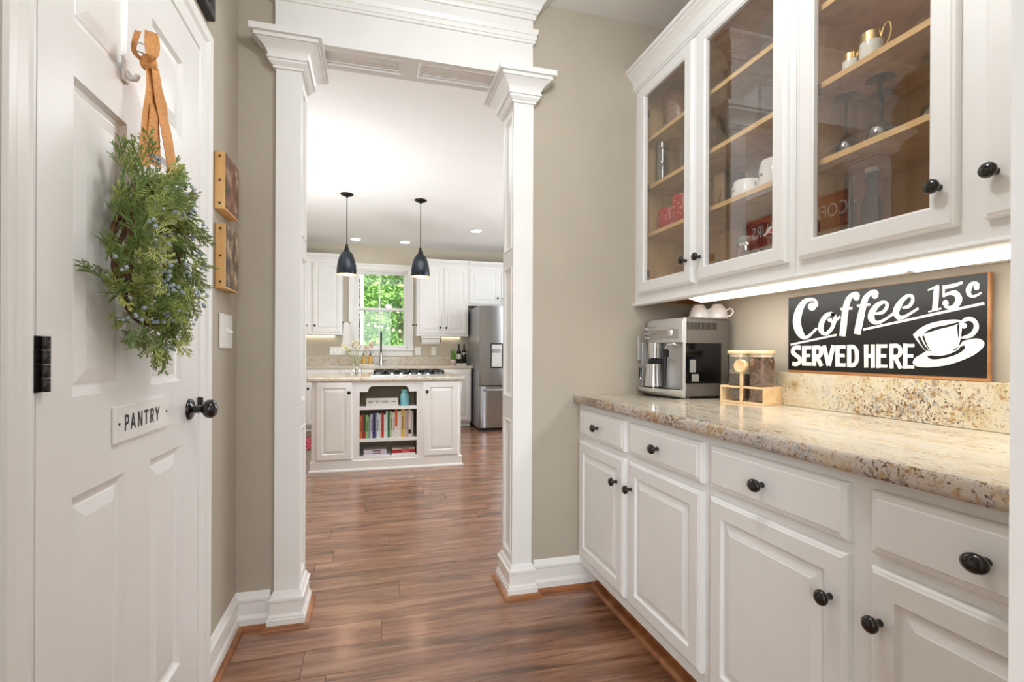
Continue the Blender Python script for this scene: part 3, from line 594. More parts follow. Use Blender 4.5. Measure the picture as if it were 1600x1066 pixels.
# spout
sp = MB().lathe((1.268, 2.085, 1.085), [(.012, 0), (.027, .004), (.031, .075)], 20).build('brew_spout', 'chrome', t, smooth=True, ang=50)
MB().box(1.245, 1.295, 2.045, 2.105, 1.064, 1.0855).build('spout_block', 'blackp', t, bevel=.004)
MB().tube([(1.29, 1.925, 1.150), (1.268, 1.935, 1.154), (1.255, 1.955, 1.150), (1.252, 1.968, 1.135), (1.252, 1.972, 1.10)], .006, 10).build('steam_pipe', 'chrome', t, smooth=True)
MB().tube([(1.252, 1.972, 1.132), (1.252, 1.976, 1.05), (1.254, 1.982, .968)], [.010, .009, .007], 10).build('steam_wand', 'blackp', t, smooth=True)
MB().box(1.243, 1.262, 1.957, 1.968, 1.095, 1.128).build('wand_tab', 'blackp', t, bevel=.002)
# tray
n = 18; ys = [y0 + .0 + (2.21 - y0) * k / n for k in range(n + 1)]
def tx(y, k=1.0): u = (y - y0) / (2.21 - y0); return 1.278 - .085 * k * math.sin(math.pi * min(1, u * .93 + .0)) ** .8
m = MB()
rs = []
for z, k, dx in ((.9165, .42, .020), (.926, .72, .008), (.940, .97, .001), (.953, 1.0, 0)):
    rs.append([(tx(y, k) + dx, y, z) for y in ys] + [(1.2965, 2.21, z), (1.2965, y0, z)])
m.rings(rs).build('drip_tray', 'silver', t, smooth=True, ang=40)
MB().rings([[(tx(y, .78) + .004, y, z) for y in ys[2:-2]] + [(1.2955, ys[-3], z), (1.2955, ys[2], z)] for z in (.9531, .9548)]).build('tray_grid', 'nickel', t)
MB().box(1.262, 1.2955, y0 + .03, y1 - .05, .9145, .9163).build('tray_base', 'blackp', t)
# steam dispenser plate on the far side
MB().box(1.246, 1.262, 2.199, 2.213, 1.075, 1.197).build('water_tank_handle', 'silver', t, bevel=.004)
# side face: vents and tinted window
Fs = FF(y0)
for k in range(22):
    a = 1.300 + k * .0070
    MB().facebox(Fs, a, a + .0036, 1.216, 1.246, 0, .0008).build('vent_slot', 'blackp', t)
MB().facebox(Fs, 1.296, 1.474, .982, 1.157, .0002, .0022).build('tinted_window', 'blackgloss', t, bevel=.0006)
MB().facebox(Fs, 1.315, 1.345, 1.03, 1.085, .0023, .0028).build('sticker', 'greycap', t)
MB().facebox(Fs, 1.325, 1.360, .990, 1.022, .0023, .0028).build('sticker', 'greycap', t)
# milk jug
j = thing('milk_jug', 'small stainless milk jug under the espresso machine spout', 'jug', (1.262, 2.088, .955))
MB().lathe((1.259, 2.083, .9549), [(.036, 0), (.039, .003), (.039, .012), (.034, .075), (.036, .108), (.034, .109), (.032, .075), (.036, .014), (.0, .012)], 28, cap1=False).build('body', 'chrome', j, smooth=True, ang=40)
MB().tube([(1.240, 2.112, 1.052), (1.231, 2.130, 1.058), (1.225, 2.141, 1.045), (1.227, 2.141, .99), (1.233, 2.132, .982), (1.240, 2.115, .985)], .0045, 8).build('handle', 'steel', j, smooth=True)
MB().box(1.220, 1.232, 2.137, 2.146, .995, 1.045).build('grip', 'blackp', j, bevel=.002)
# two upturned cups
def upturned_cup(x, y, label, s=1.0):
    t = thing('cup', label, 'cup', (x, y, 1.2692), 'white cups on the espresso machine')
    MB().lathe((x, y, 1.2692), [(.043 * s, 0), (.0445 * s, .002), (.0445 * s, .012), (.041 * s, .032), (.032 * s, .052), (.024 * s, .062), (.023 * s, .066), (.020 * s, .066), (.018 * s, .062), (.0, .061)], 26, cap0=False, cap1=False).build('bowl', 'white_ceramic', t, smooth=True, ang=60)
    d = Vector((.55, -.83, 0)); p = Vector((x, y, 1.2692))
    MB().tube(catmull([tuple(p + d * (r * s) + Vector((0, 0, z))) for r, z in [(.040, .038), (.055, .044), (.066, .036), (.066, .022), (.055, .012), (.043, .010)]], 4), .0042, 8).build('handle', 'white_ceramic', t, smooth=True)
upturned_cup(1.447, 2.005, 'white cup upside down on the espresso machine, nearer the wall end')
upturned_cup(1.540 - .03, 1.955, 'white cup upside down on the espresso machine, nearer the bean canisters')

# ------------------------------------------------------------------ canister set
ox, oy = 1.371, 1.758; ca, sa = .274, -.962
rz = math.atan2(sa, ca)              # local x runs along the front of the tray
nx_, ny_ = .962, .274
def LC(a, b): return (ox + ca * a + nx_ * b, oy + sa * a + ny_ * b)
def lbox(a0, a1, b0, b1, z0, z1):
    return MB().rings([[(*LC(a, b), z) for a, b in ((a0, b0), (a1, b0), (a1, b1), (a0, b1))] for z in (z0, z1)])
t = thing('bamboo_tray', 'pale bamboo tray holding two coffee canisters and a scoop', 'tray', (*LC(.09, .06), .9142))
WT = .193; DP = .113
lbox(0, WT, 0, DP, .9143, .923).build('base', 'bamboo', t, bevel=.001)
lbox(0, .009, 0, DP, .9232, .984).build('side', 'bamboo', t, bevel=.001); lbox(WT - .009, WT, 0, DP, .9232, .984).build('side', 'bamboo', t, bevel=.001)
lbox(.0092, WT - .0092, 0, .007, .976, .984).build('front_rail', 'bamboo', t, bevel=.001); lbox(.0092, WT - .0092, DP - .007, DP, .9232, .984).build('back', 'bamboo', t, bevel=.001)
def canister(a, level, lab, mat, cnt, r=.0465):
    cx, cy = LC(a, .0575); t = thing('canister', lab, 'canister', (cx, cy, .9232), 'coffee canisters in the bamboo tray')
    g = MB().lathe((cx, cy, .9232), [(r - .004, 0), (r, .004), (r, .186), (r - .002, .1875)], 30, cap1=False).build('jar', 'glass', t, smooth=True, ang=50)
    m = MB(); m.lathe((cx, cy, .9262), [(r - .013, 0), (r - .010, .004), (r - .010, level - .008), (r - .016, level - .004), (0.001, level - .004)], 18)
    for k in range(cnt):
        th = R.uniform(0, 2 * math.pi); z = R.uniform(.004, level - .003); rr = r - .0075 if k > cnt * .12 else R.uniform(0, r - .008)
        if k <= cnt * .12: z = level
        c = Vector((cx + rr * math.cos(th), cy + rr * math.sin(th), .9262 + z)); u = Vector((R.gauss(0, 1), R.gauss(0, 1), R.gauss(0, 1))).normalized(); v = u.orthogonal().normalized(); w = u.cross(v)
        pts = [c + u * .0062, c + v * .0042, c + w * .0030, c - v * .0042, c - w * .0030, c - u * .0062]
        m.add(pts, [(0, 1, 2), (0, 2, 3), (0, 3, 4), (0, 4, 1), (5, 2, 1), (5, 3, 2), (5, 4, 3), (5, 1, 4)])
    m.build('coffee_beans', mat, t, kind='stuff')
    MB().lathe((cx, cy, 1.1108), [(r - .006, -.012), (r - .006, 0), (r + .001, .0005), (r + .002, .003), (r + .002, .012), (r, .0145), (0.001, .0145)], 30).build('lid', 'bamboo', t, smooth=True, ang=40)
    MB().lathe((cx, cy, 1.1020), [(r - .005, 0), (r - .0045, .003), (r - .005, .006)], 30).build('seal', 'label', t, smooth=True)
canister(.052, .100, 'half full glass canister of dark coffee beans, beside the espresso machine', 'darkbean', 900)
canister(.1458, .168, 'full glass canister of brown coffee beans at the sign end of the tray', 'bean', 1500)
sx_, sy_ = LC(.098, -.0035)
t = thing('coffee_scoop', 'pale wooden coffee scoop standing in front of the canisters', 'scoop', (sx_, sy_, .9143))
lbox(.0925, .1045, -.007, -.0005, .9145, 1.045).build('handle', 'bamboo', t, bevel=.001)
cx, cy = LC(.095, 0); F = lambda a, b, d: (cx + ca * a - nx_ * d, cy + sa * a - ny_ * d, 1.064 + b)
MB().disc(F, 0, 0, [(.019, -.020), (.023, -.014), (.0255, .006), (.0245, .012), (.0235, .013), (.021, .012), (.001, .0115)], 26).build('bowl', 'bamboo', t, smooth=True, ang=40)

# ------------------------------------------------------------------ coffee sign
LET = {"s":[[1,[[1442,1281],[1441,1297],[1455,1313],[1479,1318],[1509,1312],[1536,1286],[1551,1250],[1549,1214],[1533,1184],[1505,1166],[1479,1171],[1460,1186],[1441,1202]],[[1459,1285],[1455,1296],[1461,1304],[1476,1304],[1492,1297],[1506,1273],[1514,1243],[1513,1219],[1505,1197],[1496,1181],[1486,1181],[1467,1193],[1449,1208]]],[1,[[1370,1249],[1387,1259],[1414,1253],[1435,1227],[1439,1198],[1422,1180],[1399,1180],[1378,1198],[1367,1223],[1367,1246],[1384,1257]],[[1377,1239],[1387,1246],[1401,1240],[1415,1220],[1418,1200],[1414,1191],[1406,1191],[1391,1205],[1382,1227],[1380,1242],[1391,1248]]],[1,[[1391,1224],[1381,1219],[1365,1225],[1349,1238]],[[1387,1231],[1383,1228],[1371,1233],[1355,1244]]],[1,[[1332,1172],[1326,1213],[1321,1258],[1313,1288],[1303,1304],[1293,1306],[1286,1299]],[[1355,1175],[1350,1217],[1344,1264],[1333,1297],[1313,1316],[1290,1318],[1279,1304]]],[0,[[1350,1261],[1306,1261]],[[1351,1270],[1307,1270]]],[1,[[1278,1176],[1269,1213],[1260,1256],[1252,1287],[1240,1303],[1229,1306],[1222,1299]],[[1301,1181],[1293,1219],[1282,1263],[1270,1297],[1249,1315],[1227,1318],[1216,1305]]],[0,[[1290,1268],[1244,1268]],[[1291,1276],[1245,1276]]],[1,[[1228,1238],[1202,1239],[1186,1256],[1187,1274],[1204,1281],[1228,1273],[1248,1251],[1252,1227],[1235,1209],[1214,1208],[1192,1219],[1168,1234]],[[1229,1244],[1207,1249],[1196,1261],[1196,1269],[1201,1271],[1217,1260],[1229,1241],[1230,1230],[1227,1221],[1217,1218],[1196,1226],[1173,1241]]],[1,[[1143,1250],[1122,1251],[1109,1268],[1111,1287],[1127,1293],[1148,1282],[1166,1261],[1172,1240],[1160,1220],[1141,1219],[1121,1229],[1095,1245]],[[1144,1256],[1128,1260],[1118,1273],[1119,1281],[1124,1283],[1138,1271],[1149,1250],[1153,1240],[1151,1232],[1143,1229],[1125,1236],[1099,1251]]],[0,[[1561,1144],[1365,1175]],[[1563,1151],[1366,1182]]],[0,[[1267,1189],[932,1244]],[[1269,1196],[934,1251]]],[0,[[1055,1307],[1057,1279],[1060,1239]],[[1041,1304],[1042,1276],[1045,1236]]],[0,[[1071,1295],[1041,1304]],[[1072,1299],[1043,1311]]],[0,[[1069,1233],[1035,1240]],[[1071,1237],[1036,1245]]],[1,[[1031,1295],[1004,1297],[982,1305]],[[1033,1306],[1006,1308],[984,1312]]],[0,[[1033,1307],[1033,1274]],[[1027,1306],[1026,1273]]],[1,[[1029,1273],[1015,1278],[1004,1274],[1001,1266],[1001,1262],[1005,1252],[1015,1247],[1026,1253]],[[1032,1279],[1017,1287],[998,1288],[985,1271],[986,1253],[998,1239],[1015,1238],[1029,1245]]],[1,[[943,1297],[950,1306],[964,1306],[975,1291],[972,1272],[957,1264],[938,1273]],[[946,1293],[952,1299],[958,1297],[962,1286],[963,1278],[958,1271],[940,1278]]],[1,[[1513,1142],[1533,1145],[1556,1136],[1560,1115],[1543,1101],[1528,1092],[1527,1087],[1536,1081],[1552,1084]],[[1516,1126],[1531,1129],[1541,1126],[1541,1121],[1530,1112],[1512,1101],[1510,1080],[1532,1066],[1556,1068]]],[0,[[1509,1142],[1509,1069]],[[1490,1141],[1490,1069]]],[0,[[1500,1129],[1468,1129]],[[1500,1142],[1468,1142]]],[0,[[1500,1100],[1472,1101]],[[1500,1113],[1472,1113]]],[0,[[1500,1069],[1468,1069]],[[1499,1082],[1467,1082]]],[0,[[1465,1142],[1465,1069]],[[1447,1142],[1447,1069]]],[1,[[1456,1128],[1440,1129],[1436,1127],[1436,1115],[1441,1111],[1457,1110]],[[1456,1143],[1435,1143],[1419,1132],[1419,1111],[1434,1097],[1455,1095]]],[0,[[1452,1099],[1432,1066]],[[1436,1106],[1417,1073]]],[0,[[1423,1141],[1404,1070]],[[1407,1144],[1387,1073]]],[0,[[1385,1145],[1404,1073]],[[1369,1141],[1387,1070]]],[0,[[1369,1143],[1369,1069]],[[1353,1143],[1352,1070]]],[0,[[1361,1131],[1330,1131]],[[1361,1143],[1330,1143]]],[0,[[1361,1102],[1333,1102]],[[1361,1114],[1334,1114]]],[0,[[1361,1070],[1330,1070]],[[1360,1082],[1329,1082]]],[0,[[1325,1144],[1325,1069]],[[1310,1143],[1309,1070]]],[1,[[1318,1130],[1305,1130],[1298,1120],[1297,1093],[1305,1083],[1318,1083]],[[1317,1144],[1298,1142],[1283,1123],[1283,1090],[1297,1071],[1317,1069]]],[0,[[1265,1144],[1264,1069]],[[1250,1144],[1250,1070]]],[0,[[1242,1144],[1241,1069]],[[1228,1144],[1227,1070]]],[0,[[1257,1101],[1234,1101]],[[1257,1114],[1234,1114]]],[0,[[1223,1145],[1223,1069]],[[1209,1144],[1209,1070]]],[0,[[1216,1133],[1188,1133]],[[1216,1144],[1188,1144]]],[0,[[1216,1103],[1191,1103]],[[1216,1114],[1191,1114]]],[0,[[1216,1071],[1188,1071]],[[1216,1081],[1187,1081]]],[0,[[1182,1145],[1181,1070]],[[1169,1145],[1168,1070]]],[1,[[1175,1132],[1160,1133],[1155,1129],[1155,1117],[1160,1112],[1176,1111]],[[1175,1145],[1157,1145],[1144,1134],[1143,1113],[1156,1100],[1174,1098]]],[0,[[1170,1102],[1152,1067]],[[1158,1107],[1141,1073]]],[0,[[1140,1146],[1140,1070]],[[1127,1145],[1127,1070]]],[0,[[1133,1134],[1107,1134]],[[1134,1144],[1107,1144]]],[0,[[1133,1104],[1110,1104]],[[1134,1114],[1110,1114]]],[0,[[1133,1071],[1107,1071]],[[1133,1081],[1107,1081]]],[1,[[980,1191],[982,1197],[975,1202],[965,1203],[957,1195],[957,1183],[964,1171],[976,1165],[986,1161]],[[985,1189],[988,1200],[978,1212],[962,1214],[947,1200],[945,1179],[958,1161],[974,1156],[985,1157]]]],"c":[[[1447,1283],[1448,1277],[1452,1273],[1458,1270],[1465,1269],[1472,1271],[1478,1275],[1482,1280],[1483,1286],[1482,1292],[1478,1296],[1472,1299],[1465,1300],[1458,1298],[1452,1294],[1448,1289]],[[1382,1231],[1382,1228],[1384,1225],[1387,1224],[1391,1223],[1394,1224],[1397,1226],[1399,1229],[1400,1232],[1399,1235],[1397,1237],[1394,1239],[1391,1239],[1387,1238],[1384,1236],[1382,1234]],[[1280,1299],[1281,1295],[1283,1292],[1287,1289],[1292,1289],[1296,1290],[1300,1293],[1303,1297],[1304,1302],[1303,1306],[1300,1309],[1296,1311],[1292,1312],[1287,1310],[1283,1307],[1281,1303]],[[1217,1298],[1218,1294],[1221,1291],[1224,1289],[1229,1289],[1233,1290],[1237,1293],[1239,1297],[1240,1301],[1239,1305],[1237,1308],[1233,1310],[1229,1310],[1224,1309],[1221,1306],[1218,1303]],[[1016,1255],[1017,1252],[1019,1249],[1021,1248],[1024,1247],[1027,1248],[1030,1250],[1032,1253],[1032,1257],[1032,1260],[1030,1263],[1027,1265],[1024,1265],[1021,1264],[1019,1262],[1017,1259]],[[943,1290],[944,1287],[945,1285],[947,1283],[950,1283],[953,1284],[955,1286],[956,1289],[957,1292],[956,1295],[955,1297],[953,1298],[950,1299],[947,1298],[945,1296],[944,1293]],[[972,1191],[972,1188],[974,1185],[976,1184],[978,1183],[981,1184],[983,1186],[985,1188],[985,1191],[985,1194],[983,1197],[981,1198],[979,1199],[976,1198],[974,1196],[972,1194]]],"w":[[[1112,1089],[1105,1102],[1089,1113],[1069,1123],[1036,1116],[993,1135],[982,1148],[966,1154],[948,1156],[936,1151],[931,1142],[936,1130],[954,1113],[982,1098],[1016,1085],[1051,1078],[1081,1076],[1103,1079]],[[1111,1171],[1094,1187],[1072,1199],[1045,1206],[1016,1209],[994,1208],[985,1204],[983,1190],[985,1165],[989,1144],[993,1133],[1004,1124],[1027,1116],[1057,1109],[1067,1117],[1081,1129],[1099,1152]]],"b":[[[1071,1107],[1061,1111],[1042,1109],[1016,1114],[993,1126],[986,1135],[976,1137],[978,1127],[993,1115],[1016,1106],[1042,1100],[1061,1100]],[[1082,1172],[1068,1183],[1051,1190],[1027,1194],[994,1201],[990,1198],[1009,1191],[1036,1185],[1060,1178]],[[1098,1164],[1091,1165],[1081,1144],[1067,1124],[1076,1126],[1089,1144]],[[1085,1165],[1080,1167],[1074,1149],[1066,1130],[1057,1116],[1067,1127],[1078,1147]],[[995,1193],[990,1195],[990,1178],[992,1156]],[[1008,1125],[997,1131],[991,1135],[993,1131],[1000,1125]],[[987,1152],[977,1154],[961,1155],[977,1151],[986,1148]]]}
t = thing('coffee_sign', 'black wooden coffee sign with white lettering and a painted cup, on the backsplash', 'sign', (1.545, 1.247, 1.042))
MB().box(1.5345, 1.5440, .9215, 1.575, 1.0425, 1.3285).build('board', 'signwood', t, bevel=.001)
MB().box(1.5332, 1.5344, .9275, 1.5735, 1.0525, 1.3265).build('painted_face', 'signface', t)
Fg = FR(1.5331); lm = MB(); dz = .0002
for sm, Lp, Rp in LET['s']:
    dz += .00002
    if sm: Lp, Rp = catmull([tuple(p) for p in Lp], 4), catmull([tuple(p) for p in Rp], 4)
    vs = [Fg(p[0] / 1000, p[1] / 1000, dz) for pr in zip(Lp, Rp) for p in pr]
    lm.add(vs, [(2 * i, 2 * i + 1, 2 * i + 3, 2 * i + 2) for i in range(len(Lp) - 1)])
for c in LET['c']: dz += .00002; lm.add([Fg(p[0] / 1000, p[1] / 1000, dz) for p in c], [tuple(range(len(c)))])
lm.build('lettering', 'signwhite', t)
cm = MB()
for q, d in [(p, .0019 + .0001 * i) for i, p in enumerate(LET['w'])]:
    q = catmull([tuple(p) for p in q] + [tuple(q[0])], 3)[:-1] if len(q) > 8 else q
    cm.add([Fg(p[0] / 1000, p[1] / 1000, d) for p in q], [tuple(range(len(q)))])
cm.build('painted_cup', 'signwhite', t)
cb = MB()
for q in LET['b']:
    q = catmull([tuple(p) for p in q] + [tuple(q[0])], 3)[:-1]
    cb.add([Fg(p[0] / 1000, p[1] / 1000, .0021 if q is None else .0022) for p in q], [tuple(range(len(q)))])
cb.build('cup_shading', 'signface', t)

# ------------------------------------------------------------------ things on the shelves behind glass
S0, S1, S2, S3 = 1.3952, 1.6852, 1.9102, 2.1392
def lathed(name, label, cat, x, y, z, prof, mat, group=None, n=24, parts=()):
    t = thing(name, label, cat, (x, y, z), group)
    MB().lathe((x, y, z), prof, n, cap0=True, cap1=False).build('body', mat, t, smooth=True, ang=50)
    for nm_, pr, m_ in parts: MB().lathe((x, y, z), pr, n).build(nm_, m_, t, smooth=True, ang=40)
    return t
# top: glass jar full of brown pieces
lathed('storage_jar', 'large ribbed glass jar of brown pieces on the top shelf at the far end', 'jar', 1.395, 2.080, S3, [(.07, 0), (.084, .006)] + [(.084 + .0022 * (k % 2), .012 + k * .011) for k in range(17)] + [(.078, .203), (.066, .220), (.066, .227)], 'glass', parts=[('filling', [(.06, .004), (.076, .008), (.076, .19), (.05, .195)], 'jarfill'), ('lid', [(.064, .2275), (.068, .229), (.066, .237), (.02, .241)], 'glass')])
# clear bins
def clear_bin(x0, x1, y0, y1, z, h, label):
    t = thing('clear_bin', label, 'bin', ((x0 + x1) / 2, (y0 + y1) / 2, z), 'clear acrylic bins in the glass cabinet'); w = .0025
    MB().box(x0, x1, y0, y1, z, z + w).build('base', 'acrylic', t)
    for a in ((x0, x0 + w, y0, y1), (x1 - w, x1, y0, y1), (x0 + w, x1 - w, y0, y0 + w), (x0 + w, x1 - w, y1 - w, y1)): MB().box(*a, z + w, z + h).build('side', 'acrylic', t)
clear_bin(1.285, 1.53, 1.30, 1.44, S3, .12, 'clear acrylic bin on the top shelf behind the second glass door')
clear_bin(1.285, 1.53, 1.46, 1.68, S2, .13, 'clear acrylic bin on the second shelf, middle of the second glass door')
clear_bin(1.285, 1.53, 1.30, 1.44, S2, .13, 'narrow clear acrylic bin on the second shelf, by the cabinet divider')
clear_bin(1.330, 1.53, 1.78, 2.00, S2, .14, 'clear acrylic bin on the second shelf behind the first glass door')
def tumbler(x, y, z, r, h, label, group):
    t = thing('glass_tumbler', label, 'glass', (x, y, z), group)
    MB().lathe((x, y, z), [(r * .8, 0), (r * .86, .004), (r, h), (r - .002, h), (r * .84, .010), (.001, .008)], 20, cap1=False).build('bowl', 'glassrim', t, smooth=True, ang=50)
tumbler(1.315, 2.105, S2, .034, .10, 'clear tumbler on the second shelf, against the far cabinet side', 'tumblers on the second shelf')
tumbler(1.315, 2.105, S2 + .1002, .034, .09, 'clear tumbler stacked on another at the far cabinet side', 'tumblers on the second shelf')
# bandana mugs
def red_mug(x, y, z, r, h, mat, label):
    t = thing('red_mug', label, 'mug', (x, y, z), 'red patterned mugs')
    MB().lathe((x, y, z), [(r * .72, 0), (r * .9, .006), (r * 1.05, h * .4), (r, h * .75), (r * .92, h), (r * .88, h), (r * .94, h * .7), (r * .8, .010), (.001, .009)], 26, cap1=False).build('body', mat, t, smooth=True, ang=50)
    MB().tube([(x + r * .9, y + .01, z + h * .8), (x + r * 1.35, y + .012, z + h * .78), (x + r * 1.5, y + .012, z + h * .5), (x + r * .98, y + .01, z + h * .22)], .0055, 8).build('handle', mat, t, smooth=True)
red_mug(1.345, 2.080, S1, .060, .100, 'bandana', 'squat red bandana pattern mug on the third shelf, far end')
red_mug(1.335, 1.955, S1, .056, .130, 'bandana2', 'taller red floral mug beside the squat red mug')
# kraft box
t = thing('cardboard_box', 'narrow kraft box standing on the shelf beside the white mugs', 'box', (1.41, 1.757, S1))
MB().box(1.362, 1.461, 1.725, 1.79, S1, 1.851).build('carton', 'brownside', t, bevel=.001)
MB().box(1.3605, 1.3619, 1.7265, 1.7885, S1 + .002, 1.849).build('front_label', 'towelbrown', t)
for k in range(4): MB().box(1.3600, 1.3604, 1.743 + k * .006, 1.746 + k * .006, S1 + .03, 1.78 - .012 * k).build('print_mark', 'ink', t)
# printed mugs
def printed_mug(x, y, z, r, h, label):
    t = thing('white_mug', label, 'mug', (x, y, z), 'white mugs with a small dark mark')
    MB().lathe((x, y, z), [(r * .86, 0), (r, .005), (r * 1.0, h * .35), (r * .93, h * .75), (r * .82, h), (r * .78, h), (r * .9, h * .7), (r * .9, .010), (.001, .009)], 26, cap1=False).build('body', 'white_ceramic', t, smooth=True, ang=50)
    MB().tube([(x - .01, y - r * .85, z + h * .75), (x - .015, y - r * 1.3, z + h * .8), (x - .015, y - r * 1.42, z + h * .5), (x - .01, y - r * .92, z + h * .25)], .0055, 8).build('handle', 'white_ceramic', t, smooth=True)
    # dark droplet-shaped mark with a short line of small print, wrapped on the wall of the mug
    def on(a, b): th = math.pi + a; return (x - (r + .0008) * math.cos(a), y + (r + .0008) * math.sin(a), z + b)
    def bl(a0, a1, b0, b1, name):
        m = MB(); k = 4; vs = []
        for i in range(k + 1):
            a = a0 + (a1 - a0) * i / k; vs += [on(a, b0), on(a, b1)]
        m.add(vs, [(2 * i, 2 * i + 2, 2 * i + 3, 2 * i + 1) for i in range(k)]); m.build(name, 'ink', t)
    bl(.36, .50, h * .30, h * .50, 'print_mark'); bl(.36, .40, h * .50, h * .66, 'print_mark')
    for i in range(4): bl(.25 - i * .10, .31 - i * .10, h * .42, h * .50, 'print_mark')
printed_mug(1.345, 1.580, S1, .054, .072, 'white mug with a small dark mark beside the kraft box')
printed_mug(1.345, 1.440, S1, .056, .100, 'taller white mug with a small dark mark, right of the first')
# bottom of the second door
t = lathed('mason_jar', 'glass jar with a grey screw lid on the cabinet floor', 'jar', 1.345, 1.575, S0, [(.038, 0), (.042, .004), (.042, .105), (.034, .118), (.034, .128)], 'glass', parts=[('lid', [(.037, .1285), (.038, .130), (.038, .150), (.035, .152), (.001, .152)], 'greycap'), ('band', [(.0355, .118), (.036, .1195), (.036, .1262), (.0355, .1278)], 'chrome')])
lathed('black_canister', 'black matte canister behind the grey lidded jar', 'canister', 1.462, 1.660, S0, [(.048, 0), (.05, .004), (.05, .20), (.047, .204)], 'blackp', parts=[('lid', [(.051, .2042), (.052, .206), (.052, .224), (.049, .227), (.001, .227)], 'blackp')])
lathed('mason_jar', 'glass jar with a red and white cloth cap on the cabinet floor', 'jar', 1.405, 1.495, S0, [(.038, 0), (.042, .004), (.042, .135), (.034, .150), (.034, .158)], 'glass', parts=[('cloth_cap', [(.047, .146), (.044, .152), (.037, .160), (.036, .172), (.020, .180), (.001, .181)], 'redwhite')])
lathed('glass_dish', 'low clear glass dish on the cabinet floor below the kraft box', 'dish', 1.330, 1.690, S0, [(.026, 0), (.030, .003), (.040, .030), (.043, .048), (.041, .048), (.037, .030), (.001, .006)], 'glass')
lathed('glass_dish', 'small white dish on the cabinet floor behind the first glass door', 'dish', 1.36, 1.845, S0, [(.026, 0), (.032, .004), (.034, .05), (.031, .05), (.03, .008), (.001, .006)], 'white_ceramic')
# gold rimmed cups
def gold_cup(x, y, r, h, label):
    t = thing('gold_rimmed_cup', label, 'cup', (x, y, S2), 'gold rimmed cups')
    MB().lathe((x, y, S2), [(r * .75, 0), (r * .8, .004), (r, h * .25), (r, h * .72)], 26, cap1=False).build('body', 'white_ceramic', t, smooth=True, ang=50)
    MB().lathe((x, y, S2), [(r, h * .7202), (r * 1.01, h), (r * .97, h), (r * .96, h * .7202)], 26, False, False).build('gold_band', 'gold', t, smooth=True, ang=50)
    MB().tube(catmull([(x, y - r * .95, S2 + h * .75), (x, y - r * 1.35, S2 + h * 1.05), (x, y - r * 1.85, S2 + h * 1.02), (x, y - r * 1.95, S2 + h * .7), (x, y - r * 1.5, S2 + h * .42), (x, y - r * 1.0, S2 + h * .3)], 4), .0022, 8).build('handle', 'gold', t, smooth=True)
gold_cup(1.325, 1.138, .021, .066, 'smaller gold rimmed white cup on the upper shelf')
gold_cup(1.325, 1.076, .028, .088, 'larger gold rimmed white cup with a curled gold handle')
lathed('glass_plate', 'clear glass plate on the shelf beside the gold rimmed cups', 'plate', 1.36, .905, S2, [(.04, 0), (.05, .003), (.075, .018), (.076, .021), (.074, .021), (.05, .006), (.001, .005)], 'glass')
# upturned wine glasses
def wine_glass(x, y, h, label):
    t = thing('wine_glass', label, 'glass', (x, y, S1), 'upturned wine glasses')
    MB().lathe((x, y, S1), [(.032, 0), (.034, .002), (.040, .025), (.041, .045), (.036, .065), (.022, .082), (.008, .090), (.0045, .100)], 24, False, False).build('bowl', 'glassrim', t, smooth=True, ang=60)
    MB().lathe((x, y, S1), [(.0045, .1002), (.0038, .13), (.0038, h - .012), (.007, h - .004)], 12, False, False).build('stem', 'glassrim', t, smooth=True, ang=60)
    MB().lathe((x, y, S1), [(.007, h - .0038), (.024, h), (.036, h + .003), (.036, h + .0045), (.001, h + .002)], 24, False, False).build('foot', 'glassrim', t, smooth=True, ang=60)
wine_glass(1.375, 1.195, .198, 'upturned wine glass on the third shelf, nearest the cabinet divider')
wine_glass(1.375, 1.090, .200, 'upturned wine glass in front, below the larger gold rimmed cup')
wine_glass(1.460, 1.150, .196, 'upturned wine glass at the back of the shelf, between two others')
wine_glass(1.400, .955, .192, 'upturned wine glass nearest the door knob')
def carafe(x, y, r, h, label, cap):
    t = thing('glass_bottle', label, 'bottle', (x, y, S0), 'tall clear bottles')
    MB().lathe((x, y, S0), [(r * .9, 0), (r, .004), (r, h * .62), (r * .55, h * .74), (r * .5, h * .98), (r * .6, h)], 18, cap1=False).build('body', 'glassrim', t, smooth=True, ang=50)
    if cap: MB().lathe((x, y, S0), [(r * .66, h * 1.001), (r * .66, h * 1.05), (.001, h * 1.052)], 16).build('cap', 'label', t, smooth=True, ang=40)
carafe(1.365, 1.178, .020, .255, 'tall clear bottle without a cap on the cabinet floor', False)
carafe(1.365, 1.105, .026, .235, 'tall clear bottle with a white cap on the cabinet floor', True)

# ------------------------------------------------------------------ left wall
# PANTRY plate
TPL = {"R":[[[[0.18,0],[0.18,1]],0],[[[0.18,0.085],[0.6,0.085],[0.82,0.18],[0.82,0.4],[0.6,0.52],[0.18,0.54]],1],[[[0.45,0.54],[0.88,1]],0]],"P":[[[[0.18,0],[0.18,1]],0],[[[0.18,0.085],[0.6,0.085],[0.82,0.18],[0.82,0.42],[0.6,0.54],[0.18,0.56]],1]],"A":[[[[0.12,1],[0.5,0.0]],0],[[[0.88,1],[0.5,0.0]],0],[[[0.25,0.7],[0.75,0.7]],0]],"N":[[[[0.15,0],[0.15,1]],0],[[[0.15,0.03],[0.85,0.97]],0],[[[0.85,0],[0.85,1]],0]],"T":[[[[0,0.085],[1,0.085]],0],[[[0.5,0],[0.5,1]],0]],"Y":[[[[0.08,0],[0.5,0.55]],0],[[[0.92,0],[0.5,0.55]],0],[[[0.5,0.5],[0.5,1]],0]]}
t = thing('pantry_sign', 'white pantry nameplate with dark capital letters on the door', 'sign', (DX + .004, 1.342, .92))
MB().facebox(FD, 1.203, 1.481, .922, .998, .0006, .0078).build('plate', 'white_ceramic', t, bevel=.0015)
